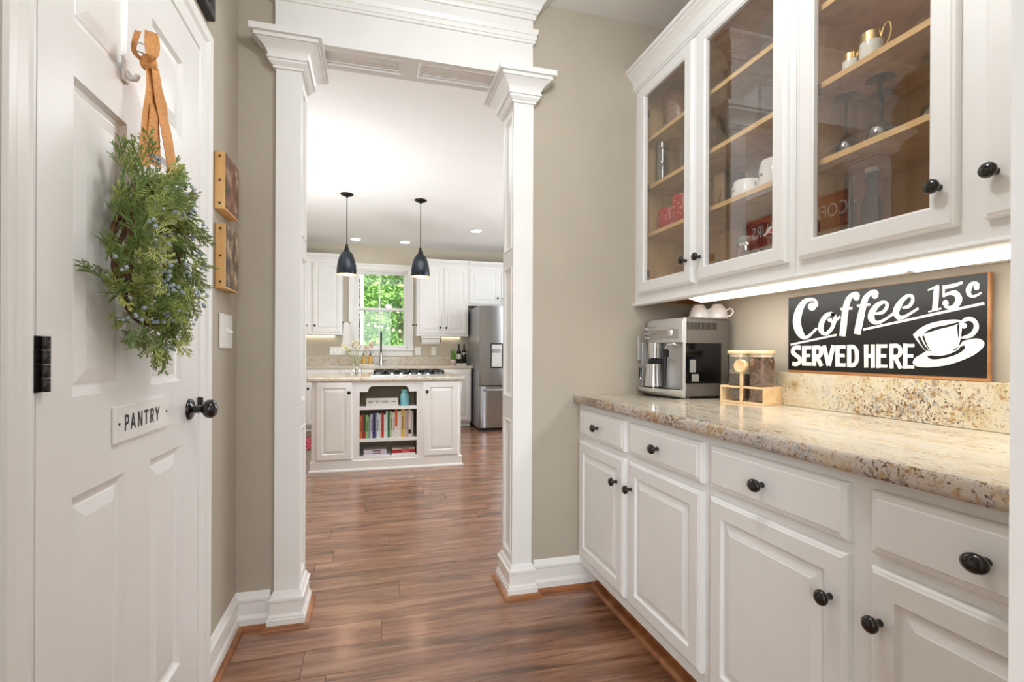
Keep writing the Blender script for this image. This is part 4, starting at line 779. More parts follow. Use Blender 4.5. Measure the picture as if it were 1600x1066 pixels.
lm = MB(); Fp = FL(DX + .0079); dz = .0002
for ch, a, w in (('P', 1.2405, .021), ('A', 1.267, .026), ('N', 1.303, .023), ('T', 1.334, .024), ('R', 1.366, .022), ('Y', 1.394, .026)):
    for pts, sm in TPL[ch]:
        P = catmull([tuple(p) for p in pts], 4) if sm else pts
        q = [(a + x * w, .9775 - y * .034) for x, y in P]; hw = .0031
        L_, R_ = [], []
        for i, (x, y) in enumerate(q):
            b0, b1 = q[max(0, i - 1)], q[min(len(q) - 1, i + 1)]; dx, dy = b1[0] - b0[0], b1[1] - b0[1]; l = math.hypot(dx, dy)
            L_.append((x - dy / l * hw, y + dx / l * hw)); R_.append((x + dy / l * hw, y - dx / l * hw))
        dz += .00002; lm.add([Fp(*p, dz) for pr in zip(L_, R_) for p in pr], [(2 * i, 2 * i + 1, 2 * i + 3, 2 * i + 2) for i in range(len(q) - 1)])
lm.build('lettering', 'ink', t)
for y in (1.218, 1.462): MB().disc(Fp, y, .961, [(.0032, 0), (.0032, .001), (.001, .0016)], 10).build('screw', 'ink', t)
# hook and ribbon
t = thing('door_hook', 'white adhesive hook on the pantry door under the ribbon', 'hook', (DX, 1.215, 1.70))
MB().facebox(FD, 1.236, 1.262, 1.684, 1.738, .0005, .005).build('backplate', 'whitep', t, bevel=.003)
MB().tube([FD(1.249, 1.706, .005), FD(1.249, 1.694, .014), FD(1.249, 1.694, .022), FD(1.250, 1.704, .026)], [.007, .0065, .006, .005], 10).build('prong', 'whitep', t, smooth=True)
t = thing('ribbon', 'orange burlap ribbon knotted round the hook and tied to the wreath', 'ribbon', FD(1.24, 1.73, .04))
def strip_(name, pts, th=.0012):
    """pts = [(ya, za, da, yb, zb, db)]: left and right edge of a ribbon"""
    P = catmull(pts, 4); A = [Vector(FD(p[0], p[1], p[2])) for p in P]; B = [Vector(FD(p[3], p[4], p[5])) for p in P]; rs = []
    for i, (a, b) in enumerate(zip(A, B)):
        c = (a + b) / 2; f = Vector((.006 * math.sin(i * .55), 0, 0))
        rs.append([a, a * .5 + b * .5 + f, b, b + Vector((th, 0, 0)), c + f + Vector((th, 0, 0)), a + Vector((th, 0, 0))])
    MB().rings(rs).build(name, 'burlap', t, smooth=True, ang=60)
K = (1.238, 1.728)
strip_('loop', [(1.232, 1.722, .055, 1.244, 1.734, .055), (1.204, 1.726, .058, 1.240, 1.745, .066), (1.190, 1.748, .06, 1.232, 1.764, .072), (1.192, 1.772, .06, 1.226, 1.786, .070)])
strip_('loop', [(1.232, 1.724, .040, 1.244, 1.736, .036), (1.206, 1.734, .03, 1.238, 1.750, .026), (1.193, 1.770, .042, 1.226, 1.786, .040)])
strip_('tail', [(1.230, 1.716, .058, 1.266, 1.730, .058), (1.232, 1.686, .060, 1.284, 1.696, .058), (1.238, 1.650, .062, 1.304, 1.650, .060), (1.258, 1.606, .064, 1.328, 1.612, .062), (1.286, 1.540, .066, 1.352, 1.548, .064), (1.296, 1.500, .066, 1.356, 1.505, .064)])
strip_('tail', [(1.246, 1.726, .046, 1.276, 1.742, .046), (1.276, 1.704, .046, 1.308, 1.716, .046), (1.302, 1.672, .048, 1.338, 1.684, .048), (1.320, 1.640, .048, 1.346, 1.646, .048)])
strip_('tail', [(1.228, 1.716, .048, 1.254, 1.716, .052), (1.226, 1.670, .050, 1.252, 1.660, .056), (1.204, 1.610, .052, 1.244, 1.612, .058), (1.180, 1.520, .056, 1.222, 1.525, .060), (1.176, 1.49, .056, 1.216, 1.495, .060)])
strip_('tail', [(1.238, 1.660, .054, 1.268, 1.650, .056), (1.224, 1.600, .056, 1.276, 1.600, .056), (1.206, 1.510, .056, 1.284, 1.520, .056)])
MB().lathe(FD(1.240, 1.728, .036), [(.010, 0), (.016, .006), (.017, .016), (.012, .026), (.004, .028)], 12, 'X').build('knot', 'burlap', t, smooth=True, ang=60)
for a, b in ((1.262, 1.778), (1.266, 1.760)): MB().tube(catmull([FD(1.222, 1.738, .03), FD(1.236, b - .012, .03), FD(a, b, .032)], 4), .0014, 6).build('wire_end', 'nickel', t, smooth=True)

# wreath
WC = (1.290, 1.325); t = thing('wreath', 'green juniper wreath with blue berries hanging on the pantry door', 'wreath', FD(*WC, .05))
def ringpt(a, r, q=0.0, d=.034): return Vector(FD(WC[0] + (.128 + r * math.cos(q)) * math.cos(a), WC[1] + (.138 + r * math.cos(q)) * math.sin(a), d + r * math.sin(q)))
for k in range(5):
    ph = R.uniform(0, 6.28); pts = [ringpt(2 * math.pi * i / 40, .016, i * .45 + ph) for i in range(41)]
    MB().tube(pts, .0045, 6).build('vine_ring', 'twig', t, smooth=True)
def sprig(n, ln, seed):
    r = random.Random(seed); m = MB()
    def spike(a, b, w, w1=.0004):
        m.tube([a, a.lerp(b, .55) , b], [w, w * .85, w1], 4)
    def branch(p, d, L, depth):
        k = 8 if depth == 0 else 4; prev = p; dd = d.copy(); side = d.orthogonal().normalized(); up_ = d.cross(side)
        for i in range(k):
            dd = (dd + Vector((r.gauss(0, .10), r.gauss(0, .10), r.gauss(0, .10)))).normalized(); nx = prev + dd * (L / k)
            spike(prev, nx, .0016 if depth == 0 else .0012, .0011 if i < k - 1 else .0005)
            if depth < 2 and i > 0:
                for sg in (-1, 1):
                    if r.random() < (.92 if depth == 0 else .8):
                        an = r.uniform(.38, .68); s2 = (side * sg * r.uniform(.7, 1) + up_ * r.uniform(-.5, .5)).normalized()
                        branch(nx, (dd * math.cos(an) + s2 * math.sin(an)).normalized(), L * (.46 if depth == 0 else .36) * (1.1 - .09 * i), depth + 1)
            prev = nx
    branch(Vector((0, 0, 0)), Vector((0, 0, 1)), ln, 0); return m
SPR = []
for k in range(6):
    o = sprig(7, .077, 40 + k).build('sprig', ('cedar', 'cedar2', 'cedar', 'cedar3', 'cedar2', 'cedar')[k], t, world=False); SPR.append(o)
first = list(SPR)
def place(o, p, d, s):
    o.parent = t; o.location = p - WL[t.name]; q = d.to_track_quat('Z', 'Y') @ Vector((0, 0, 1)).rotation_difference(Vector((0, 0, 1))); o.rotation_mode = 'QUATERNION'
    from mathutils import Quaternion
    o.rotation_quaternion = q @ Quaternion((0, 0, 1), R.uniform(0, 6.28)); o.scale = (s, s, s)
NS = 284
for k in range(NS):
    src = SPR[R.randrange(6)]
    o = first.pop() if first else src.copy()
    if o.name not in COL.objects: COL.objects.link(o)
    a = 2 * math.pi * ((k * .6180339) % 1.0) + R.gauss(0, .05); q = R.uniform(-.5, math.pi + .5)
    p = ringpt(a, .038 + R.uniform(-.026, .014), q)
    tang = Vector(FD(-math.sin(a), math.cos(a), 0)) - Vector(FD(0, 0, 0)); rad = Vector(FD(math.cos(a), math.sin(a), 0)) - Vector(FD(0, 0, 0)); out = Vector((1, 0, 0))
    d = tang * -R.uniform(.45, 1.0) + rad * (R.uniform(-.15, .6) * (1 if math.cos(q) > -.2 else .1)) + out * (.10 + .28 * max(0, math.sin(q))) + Vector((0, 0, -.22)) + Vector((R.gauss(0, .25), R.gauss(0, .25), R.gauss(0, .25)))
    if d.x < 0 and p.x < DX + .05: d.x = abs(d.x)
    place(o, p, d.normalized(), R.uniform(.5, .98))
# loose longer sprays at the rim
for a, zdir in ((1.95, 1.0), (2.15, .9), (2.45, .8), (1.2, .8), (.9, .6), (-1.57, -1), (-1.75, -1), (-1.35, -1), (-.9, -.8), (-.5, -.6), (.1, -.4), (-2.2, -.7)):
    o = SPR[R.randrange(6)].copy(); COL.objects.link(o)
    p = ringpt(a, .045, .5); d = Vector(FD(math.cos(a) * .7, math.sin(a) * .7 + zdir * .35, .12)) - Vector(FD(0, 0, 0)); place(o, p, d.normalized(), R.uniform(.75, 1.0))
def berry_src():
    m = MB(); m.lathe((0, 0, -.0055), [(.001, 0), (.004, .0012), (.0058, .0045), (.0055, .0072), (.0035, .0100), (.001, .0110)], 9); return m.build('berry', 'berry', t, smooth=True, world=False)
b0 = berry_src(); bs = [b0]
for k in range(210):
    o = b0 if k == 0 else b0.copy()
    if k: COL.objects.link(o)
    a = R.uniform(0, 6.28); q = R.uniform(-.2, math.pi + .2)
    if k % 3: a, q = la + R.gauss(0, .06), lq + R.gauss(0, .16)
    la, lq = a, q
    p = ringpt(a, .070 + R.uniform(-.004, .012), q); o.parent = t; o.location = p - WL[t.name]; s = R.uniform(.6, .88); o.scale = (s, s, s)

# switch plate, wooden photo blocks, picture over the door
FW = FL(XL)
t = thing('light_switch', 'white wall switch plate between the door and the corner', 'switch', (XL, 2.05, 1.185))
MB().facebox(FW, 1.977, 2.127, 1.123, 1.248, .0004, .008).build('plate', 'whitep', t, bevel=.0025)
tg = MB().facebox(FW, 2.060, 2.072, 1.178, 1.200, .008, .010).build('toggle_slot', 'whitep', t)
MB().rings([[FW(2.062, b, d), FW(2.070, b, d), FW(2.070, b2, d), FW(2.062, b2, d)] for b, b2, d in ((1.183, 1.197, .010), (1.178, 1.187, .024))]).build('toggle', 'whitep', t)
for a, b in ((2.066, 1.162), (2.066, 1.216), (2.02, 1.162), (2.02, 1.216)): MB().disc(FW, a, b, [(.003, .008), (.0025, .0092), (.001, .0094)], 8).build('screw', 'whitep', t)
def block(z0, z1, y0, y1, label, pm):
    t = thing('photo_block', label, 'picture', (XL, (y0 + y1) / 2, (z0 + z1) / 2), 'wooden photo blocks'); th = .034
    MB().facebox(FW, y0, y1, z0, z1, .001, th).build('block', 'pinewood', t, bevel=.0015)
    MB().facebox(FW, y0 + .004, y1 - .002, z0 + .006, z1 - .002, th + .0002, th + .001).build('print', pm, t)
    for k in range(3):
        z = z0 + (z1 - z0) * (.1, .5, .92)[k]; Fn = FF(y0)
        MB().disc(Fn, XL + .018, z, [(.0042, .0005), (.0042, .0015), (.001, .0018)], 8).build('nail_hole', 'ink', t)
block(1.600, 1.796, 1.918, 2.095, 'upper wooden block with a sepia shop interior photo, right of the door', 'photo1')
block(1.330, 1.553, 1.928, 2.095, 'lower wooden block with a sepia street photo, above the light switch', 'photo2')
t = thing('framed_picture', 'black framed picture above the pantry door, only its lower corner seen', 'picture', (XL, 1.40, 2.19))
fr = MB(); y0, y1, z0, z1 = .95, 1.835, 2.185, 2.56
MB().panel(FW, y0, y1, z0, z1, [(0, .001), (0, .022), (.004, .026), (.022, .026), (.028, .018), (.028, .001)], hole=True).build('frame', 'frameblack', t)
MB().facebox(FW, y0 + .027, y1 - .027, z0 + .027, z1 - .027, .002, .010).build('picture_panel', 'framesilver', t)

# ------------------------------------------------------------------ kitchen: ceiling lights
for x, y, l in ((-.257, 7.62, 'recessed ceiling light above the left end of the sink wall'), (.446, 7.62, 'recessed ceiling light above the kitchen window'), (1.322, 6.63, 'largest recessed ceiling light, in front of the refrigerator')):
    t = thing('recessed_light', l, 'ceiling light', (x, y, ZC), 'recessed kitchen lights')
    MB().lathe((x, y, ZC - .006), [(.085, 0), (.095, .002), (.095, .0055), (.070, .0055), (.070, .001)], 28, False, False).build('trim_ring', 'whitep', t, smooth=True, ang=40)
    MB().lathe((x, y, ZC - .003), [(.069, 0), (.069, .0025)], 28).build('lens', 'lens', t)
def pendant(x, y, zb, label):
    t = thing('pendant_lamp', label, 'lamp', (x, y, ZC), 'pendants over the island')
    MB().lathe((x, y, ZC), [(.066, -.001), (.066, -.006), (.056, -.016), (.030, -.026), (.012, -.032), (.006, -.040)], 26).build('canopy', 'blackm', t, smooth=True, ang=50)
    MB().tube([(x, y, ZC - .038), (x, y, zb + .300)], .0045, 8).build('rod', 'blackm', t, smooth=True)
    MB().lathe((x, y, zb), [(.008, .312), (.014, .305), (.014, .282), (.021, .277), (.021, .255), (.031, .250), (.031, .237)], 20).build('socket_cap', 'blackm', t, smooth=True, ang=40)
    pr = [(.032, .238), (.044, .232), (.058, .214), (.073, .180), (.086, .135), (.095, .085), (.099, .04), (.100, .0)]
    MB().lathe((x, y, zb), pr, 32, False, False).build('shade', 'navy', t, smooth=True, ang=60)
    MB().lathe((x, y, zb), [(r - .0025, z) for r, z in pr[1:]] , 32, True, False).build('shade_lining', 'copper_in', t, smooth=True, ang=60)
    MB().lathe((x, y, zb + .06), [(.001, -.03), (.018, -.025), (.028, -.005), (.028, .012), (.018, .035), (.012, .06), (.012, .12)], 16).build('bulb', 'bulb', t, smooth=True, ang=60)
    point('pendant_glow', (x, y, zb + .012), 2.2, .03, (1, .78, .55))
pendant(-.272, 5.45, 1.907, 'dark enamel pendant lamp over the island, left of the window')
pendant(.480, 5.45, 1.917, 'dark enamel pendant lamp over the island, right of the window')

# ------------------------------------------------------------------ window over the sink
w = casing('window_1', 'trim', FF(YK), -.275, .505, 1.150, 2.362, kind='structure')
fm = MB()
fm.box(wx0, -.262, YK, YK + .11, wz0, wz1); fm.box(.492, wx1, YK, YK + .11, wz0, wz1); fm.box(wx0, wx1, YK, YK + .11, wz1 - .022, wz1); fm.box(wx0, wx1, YK, YK + .11, wz0, wz0 + .02)
fm.build('jamb', 'trim', w)
MB().box(-.39, .625, YK - .052, YK + .002, 1.126, 1.150).build('stool', 'trim', w, bevel=.004)
MB().box(-.35, .585, YK - .016, YK - .0005, 1.046, 1.1255).build('apron', 'trim', w, bevel=.003)
def sash(x0, x1, y, z0, z1):
    F = FF(y); s = MB().panel(F, x0, x1, z0, z1, [(0, -.035), (0, 0), (.034, 0), (.042, -.010), (.042, -.035)], hole=True).build('sash', 'trim', w)
    xm = (x0 + x1) / 2 - .03
    MB().box(xm - .011, xm + .011, y + .006, y + .028, z0 + .040, z1 - .040).build('muntin', 'trim', s)
    for a, b in ((x0 + .040, xm - .009), (xm + .009, x1 - .040)): MB().box(a, b, y + .015, y + .019, z0 + .040, z1 - .040).build('pane', 'wpane', s)
sash(-.262, .492, YK + .055, 1.74, 2.338); sash(-.262, .492, YK + .018, 1.17, 1.785)

# ------------------------------------------------------------------ kitchen wall cabinets
KF = FF(7.64)
def kitchen_upper(x0, x1, z0, label, doors, z1=2.42, rail=True):
    t = thing('wall_cabinet', label, 'cabinet', ((x0 + x1) / 2, 7.8, z0), 'kitchen wall cabinets')
    MB().box(x0, x1, 7.658, 7.9695, z0, z1).build('carcass', 'cab', t)
    MB().box(x0, x1, 7.64, 7.6578, z0, z1).build('face_frame', 'cab', t)
    o0, o1 = x0 + .001, x1 - .001
    MB().rings([[(x, 7.64 - o, z) for o, z in [(0, 2.40), (.01, 2.402), (.012, 2.42), (.03, 2.45), (.05, 2.47), (.056, 2.48), (.056, 2.505), (-.1, 2.505), (-.1, 2.4205), (-.0, 2.4205)]] for x in (o0, o1)]).build('crown_moulding', 'cab', t, smooth=True, ang=11)
    if rail: MB().box(x0 - .012, x1 + .012, 7.622, 7.9695, z0 - .014, z0 - .0005).build('light_rail', 'cab', t, bevel=.004)
    for a, b, k in doors: panel_door(KF, a, b, z0 + .022, 2.382, t, (k, 1.475 if z0 < 1.5 else z0 + .125))
    return t
kitchen_upper(-1.345, -.445, 1.362, 'kitchen wall cabinet to the left of the window', [(-1.30, -.885, -.92), (-.84, -.46, -.808)])
kitchen_upper(.63, 1.398, 1.362, 'two door kitchen wall cabinet between the window and the refrigerator', [(.655, .995, .972), (1.03, 1.372, 1.062)])
kitchen_upper(1.400, 2.42, 1.826, 'short kitchen wall cabinet above the refrigerator', [(1.420, 1.885, 1.862), (1.93, 2.395, 1.955)], rail=False)
for x0, x1, l in ((-1.2, -.55, 'light strip under the kitchen cabinet left of the window'), (.70, 1.34, 'light strip under the kitchen cabinet right of the window')):
    t = thing('under_cabinet_light', l, 'lamp', ((x0 + x1) / 2, 7.8, 1.347), 'lamps under the kitchen wall cabinets')
    MB().box(x0, x1, 7.925, 7.965, 1.3425, 1.3475).build('housing', 'whitep', t)
    MB().box(x0 + .01, x1 - .01, 7.928, 7.962, 1.340, 1.3423).build('diffuser', 'led_k', t)
# base run
BF = FF(7.365)
def kitchen_base(x0, x1, label, doors):
    t = thing('kitchen_base_cabinet', label, 'cabinet', ((x0 + x1) / 2, 7.66, 0), 'kitchen base cabinets')
    MB().box(x0, x1, 7.365, 7.9695, .08, .866).build('carcass', 'cab', t)
    MB().box(x0, x1, 7.43, 7.445, 0, .0795).build('toe_kick', 'cab', t)
    MB().box(x0, x1, 7.405, 7.4295, 0, .02).build('shoe_moulding', 'trim', t, bevel=.006)
    for a, b, k in doors:
        panel_door(BF, a, b, .10, .66, t, (k, .60)); 
        d = MB().panel(BF, a, b, .69, .84, [(0, 0), (0, .012), (.010, .017), (.013, .017), (.016, .02), (.02, .02)]).build('drawer', 'cab', t, smooth=True, ang=7); knob(BF, (a + b) / 2, .765, .02, d)
kitchen_base(-1.345, -.472, 'kitchen base cabinet at the left end behind the island', [(-1.32, -.93, -.96), (-.89, -.50, -.86)])
kitchen_base(-.47, .555, 'sink base cabinet under the window behind the island', [(-.44, .03, .0), (.06, .53, .09)])
t = thing('kitchen_base_cabinet', 'base cabinet beside the refrigerator, tall panelled door showing past the island', 'cabinet', (.98, 7.66, 0), 'kitchen base cabinets')
MB().box(.557, 1.40, 7.365, 7.9695, .08, .866).build('carcass', 'cab', t); MB().box(.557, 1.40, 7.43, 7.445, 0, .0795).build('toe_kick', 'cab', t); MB().box(.557, 1.40, 7.405, 7.4295, 0, .02).build('shoe_moulding', 'trim', t, bevel=.006)
panel_door(BF, .58, .97, .10, .83, t, (.60, .75)); panel_door(BF, 1.00, 1.385, .10, .83, t, (1.025, .75))
t = thing('kitchen_countertop', 'speckled granite kitchen countertop with backsplash below the window', 'countertop', (.04, 7.65, .867))
MB().box(-1.347, 1.428, 7.335, 7.9695, .8668, .903).build('slab', 'granite_k', t, bevel=.006)
MB().box(-1.347, 1.40, 7.945, 7.9695, .9032, 1.028).build('backsplash', 'granite_k', t, bevel=.002)
# outlets
def plate(x, z, w_, h_, label, gang):
    t = thing('wall_outlet', label, 'outlet', (x, YK, z), 'kitchen wall plates'); F = FF(YK)
    MB().facebox(F, x - w_ / 2, x + w_ / 2, z - h_ / 2, z + h_ / 2, .0004, .007).build('plate', 'whitep', t, bevel=.002)
    for k in range(gang):
        xc = x - w_ / 2 + w_ * (k + .5) / gang
        MB().facebox(F, xc - .014, xc + .014, z - .032, z + .032, .0072, .0095).build('rocker', 'white_ceramic', t, bevel=.001)
plate(-.522, 1.117, .23, .124, 'white four gang switch plate left of the window', 4)
plate(.669, 1.120, .080, .125, 'white single wall plate just right of the window', 1)
plate(.916, 1.124, .076, .131, 'white outlet plate below the paper towel holder', 1)
# towel on its bar, knob-like bracket
t = thing('hand_towel', 'white hand towel hanging beside the window from the cabinet side', 'towel', (-.39, 7.72, 1.24))
m = MB(); rs = []
for z, w_, d in ((1.535, .03, .012), (1.50, .034, .018), (1.40, .045, .022), (1.25, .055, .026), (1.12, .060, .026)):
    rs.append([(-.385 - w_, 7.72 - d, z), (-.385 - w_ * .3, 7.72 - d * 1.3, z), (-.385 + w_ * .4, 7.72 - d * .8, z), (-.385 + w_, 7.72 - d * 1.1, z), (-.385 + w_, 7.72 + d, z), (-.385 - w_, 7.72 + d, z)])
m.rings(rs).build('cloth', 'linen', t, smooth=True, ang=50)
MB().tube([(-.4445, 7.72, 1.53), (-.335, 7.72, 1.53)], .007, 8).build('hook_bar', 'nickel', t, smooth=True)
t = thing('towel_bar', 'short dark peg on the side of the cabinet right of the window', 'hook', (.60, 7.75, 1.515))
MB().tube([(.6295, 7.75, 1.515), (.575, 7.75, 1.515)], .006, 8).build('peg', 'nickel', t, smooth=True); MB().lathe((.575, 7.75, 1.515), [(.011, -.012), (.013, -.006), (.011, 0)], 12, 'X').build('peg_end', 'nickel', t, smooth=True); MB().lathe((.6225, 7.75, 1.515), [(.018, 0), (.018, .006)], 12, 'X').build('peg_plate', 'nickel', t)
t = thing('paper_towel_holder', 'paper towel roll on a holder under the wall cabinet', 'paper towel', (.83, 7.76, 1.34))
MB().lathe((.705, 7.76, 1.275), [(.055, 0), (.055, .27)], 24, 'X').build('paper_roll', 'linen', t, smooth=True, ang=40)
MB().tube([(.675, 7.76, 1.275), (1.005, 7.76, 1.275)], .008, 8).build('rod', 'nickel', t, smooth=True)
for x in (.685, .998): MB().box(x - .006, x + .006, 7.745, 7.775, 1.262, 1.3475).build('bracket', 'nickel', t)
# sink faucet, soap bottles
t = thing('faucet', 'tall dark pull-down faucet with a steel base below the window', 'faucet', (.108, 7.80, .903))
MB().lathe((.108, 7.80, .9032), [(.030, 0), (.030, .008), (.024, .014), (.024, .19), (.020, .196)], 18).build('base', 'steel', t, smooth=True, ang=40)
MB().tube(catmull([(.108, 7.80, 1.095), (.108, 7.80, 1.30), (.106, 7.77, 1.385), (.106, 7.70, 1.405), (.106, 7.64, 1.36), (.106, 7.63, 1.27)], 5), .013, 10).build('spout', 'blackm', t, smooth=True)
MB().tube([(.130, 7.80, .965), (.19, 7.79, .985)], .008, 8).build('lever', 'steel', t, smooth=True)
t = thing('soap_tray', 'small white tray under two amber soap bottles by the sink', 'tray', (-.09, 7.76, .903))
MB().box(-.195, .01, 7.71, 7.81, .9032, .920).build('dish', 'white_ceramic', t, bevel=.004)
for x, l in ((-.140, 'amber pump soap bottle on the white tray, behind the flowers'), (-.046, 'amber pump soap bottle on the white tray, nearer the faucet')):
    t = thing('soap_bottle', l, 'bottle', (x, 7.76, .9205), 'soap bottles by the sink')
    MB().lathe((x, 7.76, .9204), [(.036, 0), (.038, .004), (.038, .10), (.030, .118), (.014, .124), (.014, .132)], 20).build('body', 'amber', t, smooth=True, ang=50)
    MB().lathe((x, 7.76, .9204), [(.015, .1325), (.015, .150), (.005, .152), (.005, .175), (.012, .178), (.012, .190)], 12).build('pump', 'blackp', t, smooth=True, ang=50)
    MB().box(x - .007, x + .040, 7.753, 7.767, 1.096, 1.108).build('nozzle', 'blackp', t, bevel=.002)
# herb pot and wine bottles
t = thing('herb_pot', 'small potted herb in a pink patterned pot beside the wine bottles', 'plant', (1.195, 7.76, .903))
MB().lathe((1.195, 7.76, .9032), [(.038, 0), (.042, .004), (.052, .088), (.048, .088), (.040, .010), (.001, .008)], 20, cap1=False).build('pot', 'pot', t, smooth=True, ang=50)
hm = MB()
for k in range(80):
    a = R.uniform(0, 6.28); r = R.uniform(.01, .048); h = R.uniform(.08, .25); p = Vector((1.195 + .03 * math.cos(a), 7.76 + .03 * math.sin(a), .98)); q = Vector((1.195 + r * math.cos(a), 7.76 + r * math.sin(a), .903 + h)); s = Vector((R.gauss(0, 1), R.gauss(0, 1), R.gauss(0, .4))).normalized() * .006
    hm.add([p, q - s, q + Vector((0, 0, .02)), q + s], [(0, 1, 2, 3)])
hm.build('leaves', 'herb', t, kind='stuff')
def wine(x, y, label):
    t = thing('coaster', 'white round coaster under the ' + ('left' if x < 1.35 else 'right') + ' wine bottle', 'coaster', (x, y, .903)); MB().lathe((x, y, .9032), [(.046, 0), (.05, .004), (.05, .030), (.046, .030), (.044, .014), (.001, .013)], 20).build('cup', 'white_ceramic', t, smooth=True, ang=40)
    t = thing('wine_bottle', label, 'bottle', (x, y, .9165), 'wine bottles by the refrigerator')
    MB().lathe((x, y, .9166), [(.034, 0), (.0365, .005), (.0365, .19), (.030, .215), (.015, .235), (.0138, .30), (.0155, .301), (.0155, .315), (.001, .316)], 22).build('glass_body', 'winebottle', t, smooth=True, ang=50)
    MB().lathe((x, y, .9166), [(.0369, .085 if x < 1.35 else .165), (.0369, .165 if x < 1.35 else .18)], 22, False, False).build('label', 'label', t, smooth=True)
    return t
wine(1.288, 7.80, 'dark wine bottle with a pale label, beside the herb pot'); wine(1.372, 7.815, 'dark wine bottle with a thin neck band, beside the refrigerator')

# ------------------------------------------------------------------ refrigerator
t = thing('refrigerator', 'stainless french door refrigerator with a water dispenser beyond the island', 'refrigerator', (1.89, 7.4, 0))
X0, X1 = 1.432, 2.345; Y0f = 6.90
MB().box(X0 + .006, X1 - .006, 6.985, 7.82, .03, 1.765).build('body', 'fridgeside', t, bevel=.004)
MB().box(X0 + .02, X1 - .02, 6.93, 7.80, .0005, .0295).build('grille', 'blackp', t)
def fdoor(x0, x1, z0, z1, name='door'):
    m = MB(); n = 14
    ps = []
    for k in range(n + 1):
        u = k / n; x = x0 + (x1 - x0) * u; e = min(u, 1 - u); y = Y0f - .012 * (1 - (2 * u - 1) ** 2) + .03 * max(0, 1 - e / .07) ** 2
        ps.append((x, y))
    loop = ps + [(x1, 6.98), (x0, 6.98)]
    return m.rings([[(x, y, z) for x, y in loop] for z in (z0, z1)]).build(name, 'fridge', t, smooth=True, ang=40)
dl = fdoor(X0, 1.886, .645, 1.762); dr = fdoor(1.892, X1, .645, 1.762); dw = fdoor(X0, X1, .045, .625, 'drawer')
MB().box(X0 + .10, X1 - .10, 6.905, 6.975, .6255, .6445).build('drawer_gap', 'blackp', t)
def fbar(pts, parent): MB().tube(catmull(pts, 5), .013, 10).build('handle', 'steel', parent, smooth=True)
fbar([(1.855, 6.885, .72), (1.855, 6.855, .76), (1.855, 6.845, 1.2), (1.855, 6.855, 1.66), (1.855, 6.885, 1.70)], dl)
fbar([(1.925, 6.885, .72), (1.925, 6.855, .76), (1.925, 6.845, 1.2), (1.925, 6.855, 1.66), (1.925, 6.885, 1.70)], dr)
MB().tube([(X0 + .07, 6.90, .575), (X0 + .07, 6.855, .575), (X0 + .075, 6.845, .575), (X1 - .075, 6.845, .575), (X1 - .07, 6.855, .575), (X1 - .07, 6.90, .575)], .017, 10).build('handle', 'steel', dw, smooth=True)
dp = MB().panel(FF(6.886), 1.585, 1.765, .885, 1.235, [(0, -.02), (0, .004), (.004, .006), (.012, .006), (.014, -.0), (.02, -.015)]).build('dispenser', 'blackgloss', t)
MB().box(1.603, 1.747, 6.872, 6.884, 1.155, 1.215).build('display', 'silver', dp); MB().box(1.63, 1.72, 6.866, 6.894, 1.105, 1.150).build('nozzle', 'steel', dp); MB().box(1.605, 1.745, 6.874, 6.896, .905, 1.10).build('alcove', 'silver', dp)

# ------------------------------------------------------------------ island
IY = 4.903; IF_ = FF(IY); IX0, IX1, IYB = -.545, .83, 6.02
t = thing('kitchen_island', 'white kitchen island with two panelled doors and an open bookcase end', 'island', (.14, 5.45, 0)); isl = t
b = MB(); ax0, ax1, IT = -.124, .404, .832
b.box(IX0, ax0 - .02, IY + .02, IYB, .02, IT); b.box(ax1 + .02, IX1, IY + .02, IYB, .02, IT); b.box(ax0 - .02, ax1 + .02, IY + .33, IYB, .02, IT)
b.build('carcass', 'cab', t)
f = MB()
f.facebox(IF_, IX0, ax0, .02, IT, -.02, 0); f.facebox(IF_, ax1, IX1, .02, IT, -.02, 0); f.facebox(IF_, ax0, ax1, .02, .114, -.02, 0)
arch = [(ax0, .731)] + [(ax0 + .075, .731)] + [(ax0 + .075 + .045 * (1 - math.cos(k * math.pi / 16)), .731 + .055 * math.sin(k * math.pi / 16)) for k in range(1, 9)]
arch2 = [(ax0 + ax1 - a, z) for a, z in arch][::-1]; low = arch + arch2
for (a0, z0), (a1, z1) in zip(low, low[1:]):
    if a1 - a0 > 1e-5: f.rings([[IF_(a0, z0, d), IF_(a1, z1, d), IF_(a1, IT, d), IF_(a0, IT, d)] for d in (-.02, 0)])
f.build('face_frame', 'cab', t)
n = MB(); n.box(ax0 - .0195, ax0, IY + .0205, IY + .33, .10, IT - .001); n.box(ax1, ax1 + .0195, IY + .0205, IY + .33, .10, IT - .001); n.box(ax0, ax1, IY + .322, IY + .3295, .10, IT - .001); n.box(ax0, ax1, IY + .0205, IY + .3215, .795, IT - .001)
n.build('niche', 'taupe_in', t)
MB().box(ax0 + .0005, ax1 - .0005, IY + .001, IY + .3215, .100, .124).build('shelf', 'cab', t)
for z in (.261, .564): MB().box(ax0 + .0005, ax1 - .0005, IY + .002, IY + .3215, z, z + .028).build('shelf', 'cab', t)
panel_door(IF_, -.506, -.187, .106, .826, t, (-.218, .730), st=.055); panel_door(IF_, .468, .808, .106, .826, t, (.497, .730), st=.055)
MB().rings([[(x0, y0, z), (x1, y0, z), (x1, IYB, z), (x0, IYB, z)] for z, o in ((.0225, .030), (.024, .028), (.092, .012), (.098, 0)) for x0, x1, y0 in [(IX0 - min(o, .012), IX1 + min(o, .012), IY - min(o, .012))]]).build('base_board', 'trim', t)
MB().rings([[(IX0 - o, IY - o, z), (IX1 + o, IY - o, z), (IX1 + o, IYB, z), (IX0 - o, IYB, z)] for z, o in ((0, .026), (.010, .026), (.019, .020), (.022, .012))]).build('shoe_moulding', 'trim', t)
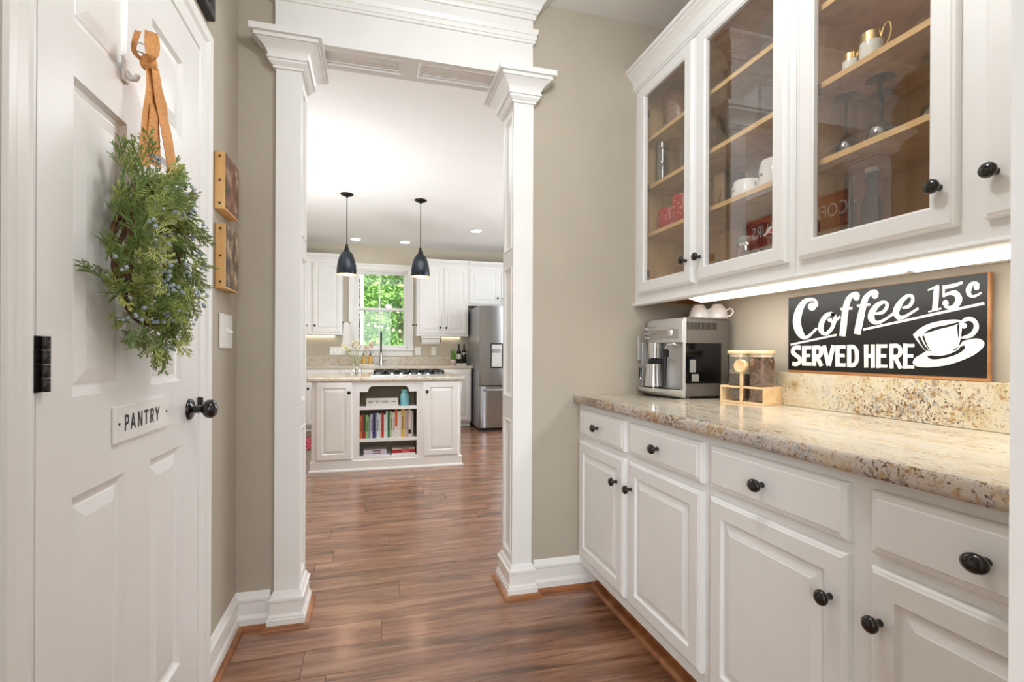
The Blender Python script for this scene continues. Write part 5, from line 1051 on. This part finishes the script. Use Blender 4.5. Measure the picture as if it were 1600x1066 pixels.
cb = [(0, 0), (.026, 0), (.026, -.012), (.018, -.03), (.012, -.06), (.008, -.10), (0, -.115)]
MB().rings([[(IX1 + o, y, IT + z) for o, z in cb] for y in (IY + .01, IY + .06)]).build('corbel', 'cab', t)
t = thing('island_countertop', 'speckled granite top of the kitchen island', 'countertop', (.14, 5.45, .833))
MB().box(-.585, .864, 4.872, 6.06, .8326, .8695).build('slab', 'granite_k', t, bevel=.008)
ZI = .8696
# books on the middle shelf: (width, height, spine colour, second colour band, label)
BOOKS = [(.022, .215, (206, 118, 66), 'pale orange book at the left end of the island shelf'), (.016, .235, (150, 50, 36), 'dark red book second from the left on the island shelf'), (.013, .225, (44, 84, 50), 'dark green book with a red foot, left part of the island shelf'),
 (.024, .220, (140, 184, 112), 'light green book on the island shelf'), (.015, .205, (110, 150, 150), 'grey teal book beside the light green book'), (.022, .228, (214, 206, 226), 'pale lilac book left of the navy book'), (.023, .240, (40, 40, 84), 'thick navy book on the island shelf'),
 (.012, .240, (92, 106, 160), 'thin blue book right of the navy book'), (.026, .236, (214, 222, 222), 'pale grey blue book right of the thin blue book'), (.018, .228, (216, 208, 196), 'cream book left of the red spine book'), (.022, .238, (170, 48, 50), 'red spine book with a round red foot mark'),
 (.018, .222, (222, 214, 210), 'off white book between the red and the green books'), (.015, .252, (214, 230, 222), 'pale mint book left of the tall green book'), (.022, .254, (48, 120, 84), 'tall green book in the middle of the island shelf'), (.024, .248, (206, 210, 160), 'pale yellow green mottled book right of the tall green book'),
 (.022, .242, (216, 220, 218), 'white book left of the orange book'), (.024, .268, (214, 96, 50), 'bright orange book with a white foot'), (.017, .250, (226, 220, 206), 'ivory book right of the orange book'), (.016, .252, (208, 204, 212), 'pale grey book left of the yellow book'),
 (.031, .272, (222, 176, 62), 'thick yellow book on the island shelf'), (.025, .258, (190, 180, 172), 'taupe grey book right of the yellow book'), (.011, .260, (176, 130, 122), 'thin dusty rose book near the right end'), (.028, .262, (222, 212, 204), 'pale book with a black foot mark near the right end'), (.018, .245, (176, 172, 168), 'grey patterned book at the right end of the island shelf')]
x = ax0 + .004
for w_, h_, c, l in BOOKS:
    s = .99; w_ *= s; d = R.uniform(.13, .155); y0 = IY + .030 + R.uniform(0, .012); z = .2894
    t = thing('book', l, 'book', (x + w_ / 2, y0 + d / 2, z), 'upright books in the island bookcase')
    cm_ = plain('book_cover', c, .5, var=.12, scale=30)
    m = MB(); m.box(x, x + .0018, y0, y0 + d, z, z + h_); m.box(x + w_ - .0018, x + w_, y0, y0 + d, z, z + h_); m.box(x + .0018, x + w_ - .0018, y0, y0 + .0022, z, z + h_); m.build('cover', cm_, t)
    MB().box(x + .0019, x + w_ - .0019, y0 + .0023, y0 + d - .003, z + .003, z + h_ - .003).build('page_block', 'paper', t)
    if 'foot' in l:
        fc = {'red foot,': (206, 40, 44), 'round': (206, 36, 44), 'white foot': (228, 226, 224), 'black': (30, 30, 32)}[next(k for k in ('red foot,', 'round', 'white foot', 'black') if k in l)]
        MB().box(x + .001, x + w_ - .001, y0 - .0006, y0 - .0001, z + (.03 if 'black' in l else .004), z + (.07 if 'black' in l else .06 if 'white' not in l else .105)).build('spine_mark', plain('spine_mark', fc, .5), t)
    elif w_ > .02:
        MB().box(x + w_ * .35, x + w_ * .65, y0 - .0006, y0 - .0001, z + h_ * .3, z + h_ * .75).build('spine_print', plain('spine_print', tuple(int(v * .55) for v in c), .5), t)
    x += w_ + .0006
def flat_book(x0, x1, y0, d, z, h_, c, l, spine=None):
    t = thing('book', l, 'book', ((x0 + x1) / 2, y0 + d / 2, z), 'lying books in the island bookcase')
    m = MB(); m.box(x0, x1, y0, y0 + d, z, z + .0022); m.box(x0, x1, y0, y0 + d, z + h_ - .0022, z + h_); m.box(x0, x1, y0, y0 + .0025, z + .0022, z + h_ - .0022); m.build('cover', plain('book_cover', c, .5, var=.10, scale=20), t)
    MB().box(x0 + .003, x1 - .003, y0 + .0026, y0 + d - .002, z + .0024, z + h_ - .0024).build('page_block', 'paper', t)
    if spine: MB().box(x0 + (x1 - x0) * .4, x0 + (x1 - x0) * .75, y0 - .0006, y0 - .0001, z + h_ * .25, z + h_ * .75).build('spine_print', plain('spine_print', spine, .5), t)
zf = .1244
flat_book(-.088, .150, IY + .030, .20, zf, .012, (226, 228, 234), 'white book at the bottom of the left lying pile')
flat_book(-.085, .128, IY + .036, .19, zf + .0124, .018, (206, 204, 214), 'grey book with a pink print in the left lying pile', (176, 70, 120))
flat_book(-.086, .122, IY + .040, .19, zf + .0308, .024, (216, 210, 214), 'pale patterned book on top of the left lying pile', (120, 96, 120))
flat_book(.172, .395, IY + .028, .21, zf, .014, (232, 228, 226), 'white book under the red book in the right lying pile')
flat_book(.180, .392, IY + .034, .20, zf + .0144, .030, (172, 26, 38), 'red book in the right lying pile', (214, 90, 96))
flat_book(.176, .392, IY + .040, .19, zf + .0448, .015, (206, 192, 180), 'beige book on top of the right lying pile', (140, 90, 80))
# sign block and aqua jar
t = thing('shelf_sign', 'pale grey block sign with small dark capitals on the top island shelf', 'sign', (.082, IY + .05, .5925))
MB().box(-.066, .230, IY + .040, IY + .065, .5924, .668).build('block', 'greywood', t, bevel=.002)
text_mesh('lettering', 'EAT LOCAL!', .036, FF(IY + .0396), .082, .632, .0003, 'ink', t, .62)
for a, b in ((-.048, -.005), (.168, .210)): MB().box(a, b, IY + .0391, IY + .0398, .630, .636).build('painted_bar', 'ink', t)
t = thing('aqua_jar', 'aqua blue mason jar on the top island shelf', 'jar', (.293, IY + .07, .5925))
MB().lathe((.293, IY + .08, .5924), [(.036, 0), (.043, .006), (.044, .085), (.041, .105), (.030, .122), (.030, .130), (.033, .131), (.033, .152), (.030, .155), (.028, .155), (.028, .12), (.001, .115)], 26, cap1=False).build('body', 'aqua', t, smooth=True, ang=40)
for z in (.05, .095): MB().lathe((.293, IY + .08, .5924), [(.0446 if z < .09 else .0432, z), (.0450 if z < .09 else .0436, z + .002), (.0446 if z < .09 else .0432, z + .004)], 26, False, False).build('moulded_line', 'aqua', t)
# vase of dried flowers
t = thing('flower_vase', 'clear glass vase on the island holding dried flowers', 'vase', (-.160, 5.02, ZI))
MB().lathe((-.160, 5.02, ZI), [(.032, 0), (.040, .004), (.052, .03), (.052, .06), (.038, .095), (.026, .105), (.032, .122), (.030, .122), (.024, .105), (.036, .092), (.048, .06), (.048, .03), (.001, .008)], 26, cap1=False).build('vase', 'glass', t, smooth=True, ang=50)
t2 = thing('dried_flowers', 'bunch of pale dried flowers standing in the island vase', 'flowers', (-.160, 5.02, ZI + .01))
for tx_, tz, c, r in ((-.28, 1.165, 'dried', .032), (-.25, 1.15, 'dried', .026), (-.20, 1.185, 'dried', .030), (-.165, 1.20, 'dried', .030), (-.14, 1.16, 'dried', .026), (-.07, 1.15, 'driedpink', .022), (-.03, 1.19, 'driedpink', .026), (-.015, 1.165, 'driedpink', .022), (-.225, 1.12, 'dried', .022)):
    yy = 5.02 + R.uniform(-.05, .05)
    st = MB().tube(catmull([(-.160 + (tx_ + .16) * .05, 5.02, ZI + .012), (-.160 + (tx_ + .16) * .15, 5.02, ZI + .12), (-.160 + (tx_ + .16) * .6, (5.02 + yy) / 2, ZI + .21), (tx_, yy, tz)], 4), .0028, 6).build('stem', 'stemgreen', t2, smooth=True)
    m = MB()
    for k in range(70):
        d = Vector((R.gauss(0, 1), R.gauss(0, 1), R.gauss(0, 1.2))).normalized(); p = Vector((tx_, yy, tz)) + d * r * R.uniform(.2, 1); q = Vector((R.gauss(0, 1), R.gauss(0, 1), R.gauss(0, 1))).normalized() * .006
        m.add([p - q, p + d * .008, p + q, p - d * .004], [(0, 1, 2, 3)])
    m.build('flower_head', c, st, kind='stuff')
# cooktop
t = thing('cooktop', 'stainless gas cooktop with black cast iron grates on the island', 'cooktop', (.36, 5.45, ZI))
MB().box(-.03, .74, 5.20, 5.72, ZI, ZI + .010).build('tray', 'steel', t, bevel=.003)
for k in range(3):
    x0 = .0 + k * .24; m = MB()
    for y in (5.24, 5.46, 5.68): m.box(x0, x0 + .23, y - .009, y + .009, ZI + .030, ZI + .050)
    for xx in (x0 + .009, x0 + .115, x0 + .221): m.box(xx - .009, xx + .009, 5.231, 5.689, ZI + .030, ZI + .050)
    for xx in (x0 + .009, x0 + .221):
        for y in (5.24, 5.68): m.box(xx - .009, xx + .009, y - .009, y + .009, ZI + .0102, ZI + .030)
    m.build('grate', 'blackp', t)
for x, y in ((.115, 5.35), (.115, 5.57), (.355, 5.46), (.595, 5.35), (.595, 5.57)): MB().lathe((x, y, ZI + .0102), [(.045, 0), (.045, .010), (.030, .014), (.028, .018), (.001, .019)], 18).build('burner', 'blackm', t, smooth=True, ang=40)
for k in range(5): MB().lathe((.18 + k * .09, 5.225, ZI + .0102), [(.016, 0), (.014, .014), (.001, .015)], 12).build('knob', 'steel', t, smooth=True, ang=40)

# rug by the sink
t = thing('kitchen_rug', 'pink patterned rug on the floor left of the island', 'rug', (-1.0, 6.5, 0))
MB().box(-1.30, -.66, 6.06, 6.86, .0005, .010).build('weave', 'rug', t, bevel=.003)
# rusty red sign on the side wall (seen mirrored in the cabinet glass)
t = thing('metal_sign', 'rusty red metal coffee sign high on the kitchen side wall', 'sign', (-1.35, 3.85, 2.30)); Fx = FL(-1.35)
MB().panel(Fx, 3.22, 4.48, 2.20, 2.50, [(0, .001), (0, .012), (.012, .016), (.020, .010), (.024, .010)]).build('plate', 'rustred', t)
text_mesh('lettering', 'COFFEE 24 HOURS', .17, Fx, 3.85, 2.35, .0108, 'signwhite', t, .78)

# ------------------------------------------------------------------ outside the window
box(-12, 12, 8.2, 45, -.65, -.55).build('lawn', 'lawn', kind='structure')
t = thing('porch_post', 'white porch post outside the kitchen window', 'post', (-.215, 10.0, -.55))
MB().box(-.245, -.185, 9.97, 10.03, -.5495, 3.4).build('post', 'trim', t, bevel=.004); MB().box(-.265, -.165, 9.95, 10.05, -.5495, -.35).build('post_base', 'trim', t); MB().box(-.262, -.168, 9.953, 10.047, 3.25, 3.4).build('post_cap', 'trim', t)
t = thing('string_lights', 'string of warm outdoor bulbs behind the kitchen window', 'lights', (-.215, 10.035, 1.66))
pts = [(-.215 + .12 * k, 10.035 + .05 * k, 1.60 + .06 * math.cos(k * .42)) for k in range(20)]
MB().tube(pts, .004, 5).build('cable', 'blackp', t)
for p in pts[::1]: MB().lathe((p[0], p[1], p[2] - .05), [(.001, 0), (.016, .008), (.020, .022), (.012, .038), (.008, .046)], 10).build('bulb', 'tinyb', t, smooth=True)
def tree(x, y, h, r, mat, label, nleaf, tr_):
    t = thing('tree', label, 'tree', (x, y, -.55), 'trees outside the kitchen window')
    MB().tube([(x, y, -.55), (x + .03, y, h * .3), (x - .02, y + .05, h * .7), (x, y, h)], [tr_, tr_ * .85, tr_ * .6, tr_ * .2], 10).build('trunk', 'bark', t, smooth=True)
    m = MB()
    cl = [Vector((x + R.gauss(0, r * .6), y + R.gauss(0, r * .4), R.uniform(.0, h))) for _ in range(40)]
    for k in range(nleaf):
        c = cl[R.randrange(40)] + Vector((R.gauss(0, .26), R.gauss(0, .26), R.gauss(0, .22))); u = Vector((R.gauss(0, 1), R.gauss(0, 1), R.gauss(0, 1))).normalized(); v = u.orthogonal().normalized(); L_ = R.uniform(.05, .11)
        m.add([c - u * L_, c + v * L_ * .4, c + u * L_, c - v * L_ * .4], [(0, 1, 2, 3)])
    m.build('foliage', mat, t, kind='stuff')
tree(.62, 12.8, 5.5, .8, 'leaf', 'slender light trunked tree right of the window middle', 6000, .055)
tree(-.85, 15.8, 5.0, 1.1, 'leaf', 'bright green tree behind the white porch post', 7000, .10)
tree(.15, 19.0, 6.0, 1.4, 'leaf2', 'darker green tree in the middle behind the others', 9000, .12)
tree(2.0, 22.3, 6.0, 1.3, 'leaf2', 'darker green tree at the right edge of the window view', 8000, .12)
tree(-1.6, 25.8, 6.5, 1.6, 'leaf', 'tall green tree farthest to the left outside', 9000, .14)
tree(1.2, 29.5, 7.0, 2.0, 'leaf', 'tall green tree farthest back outside', 12000, .15)
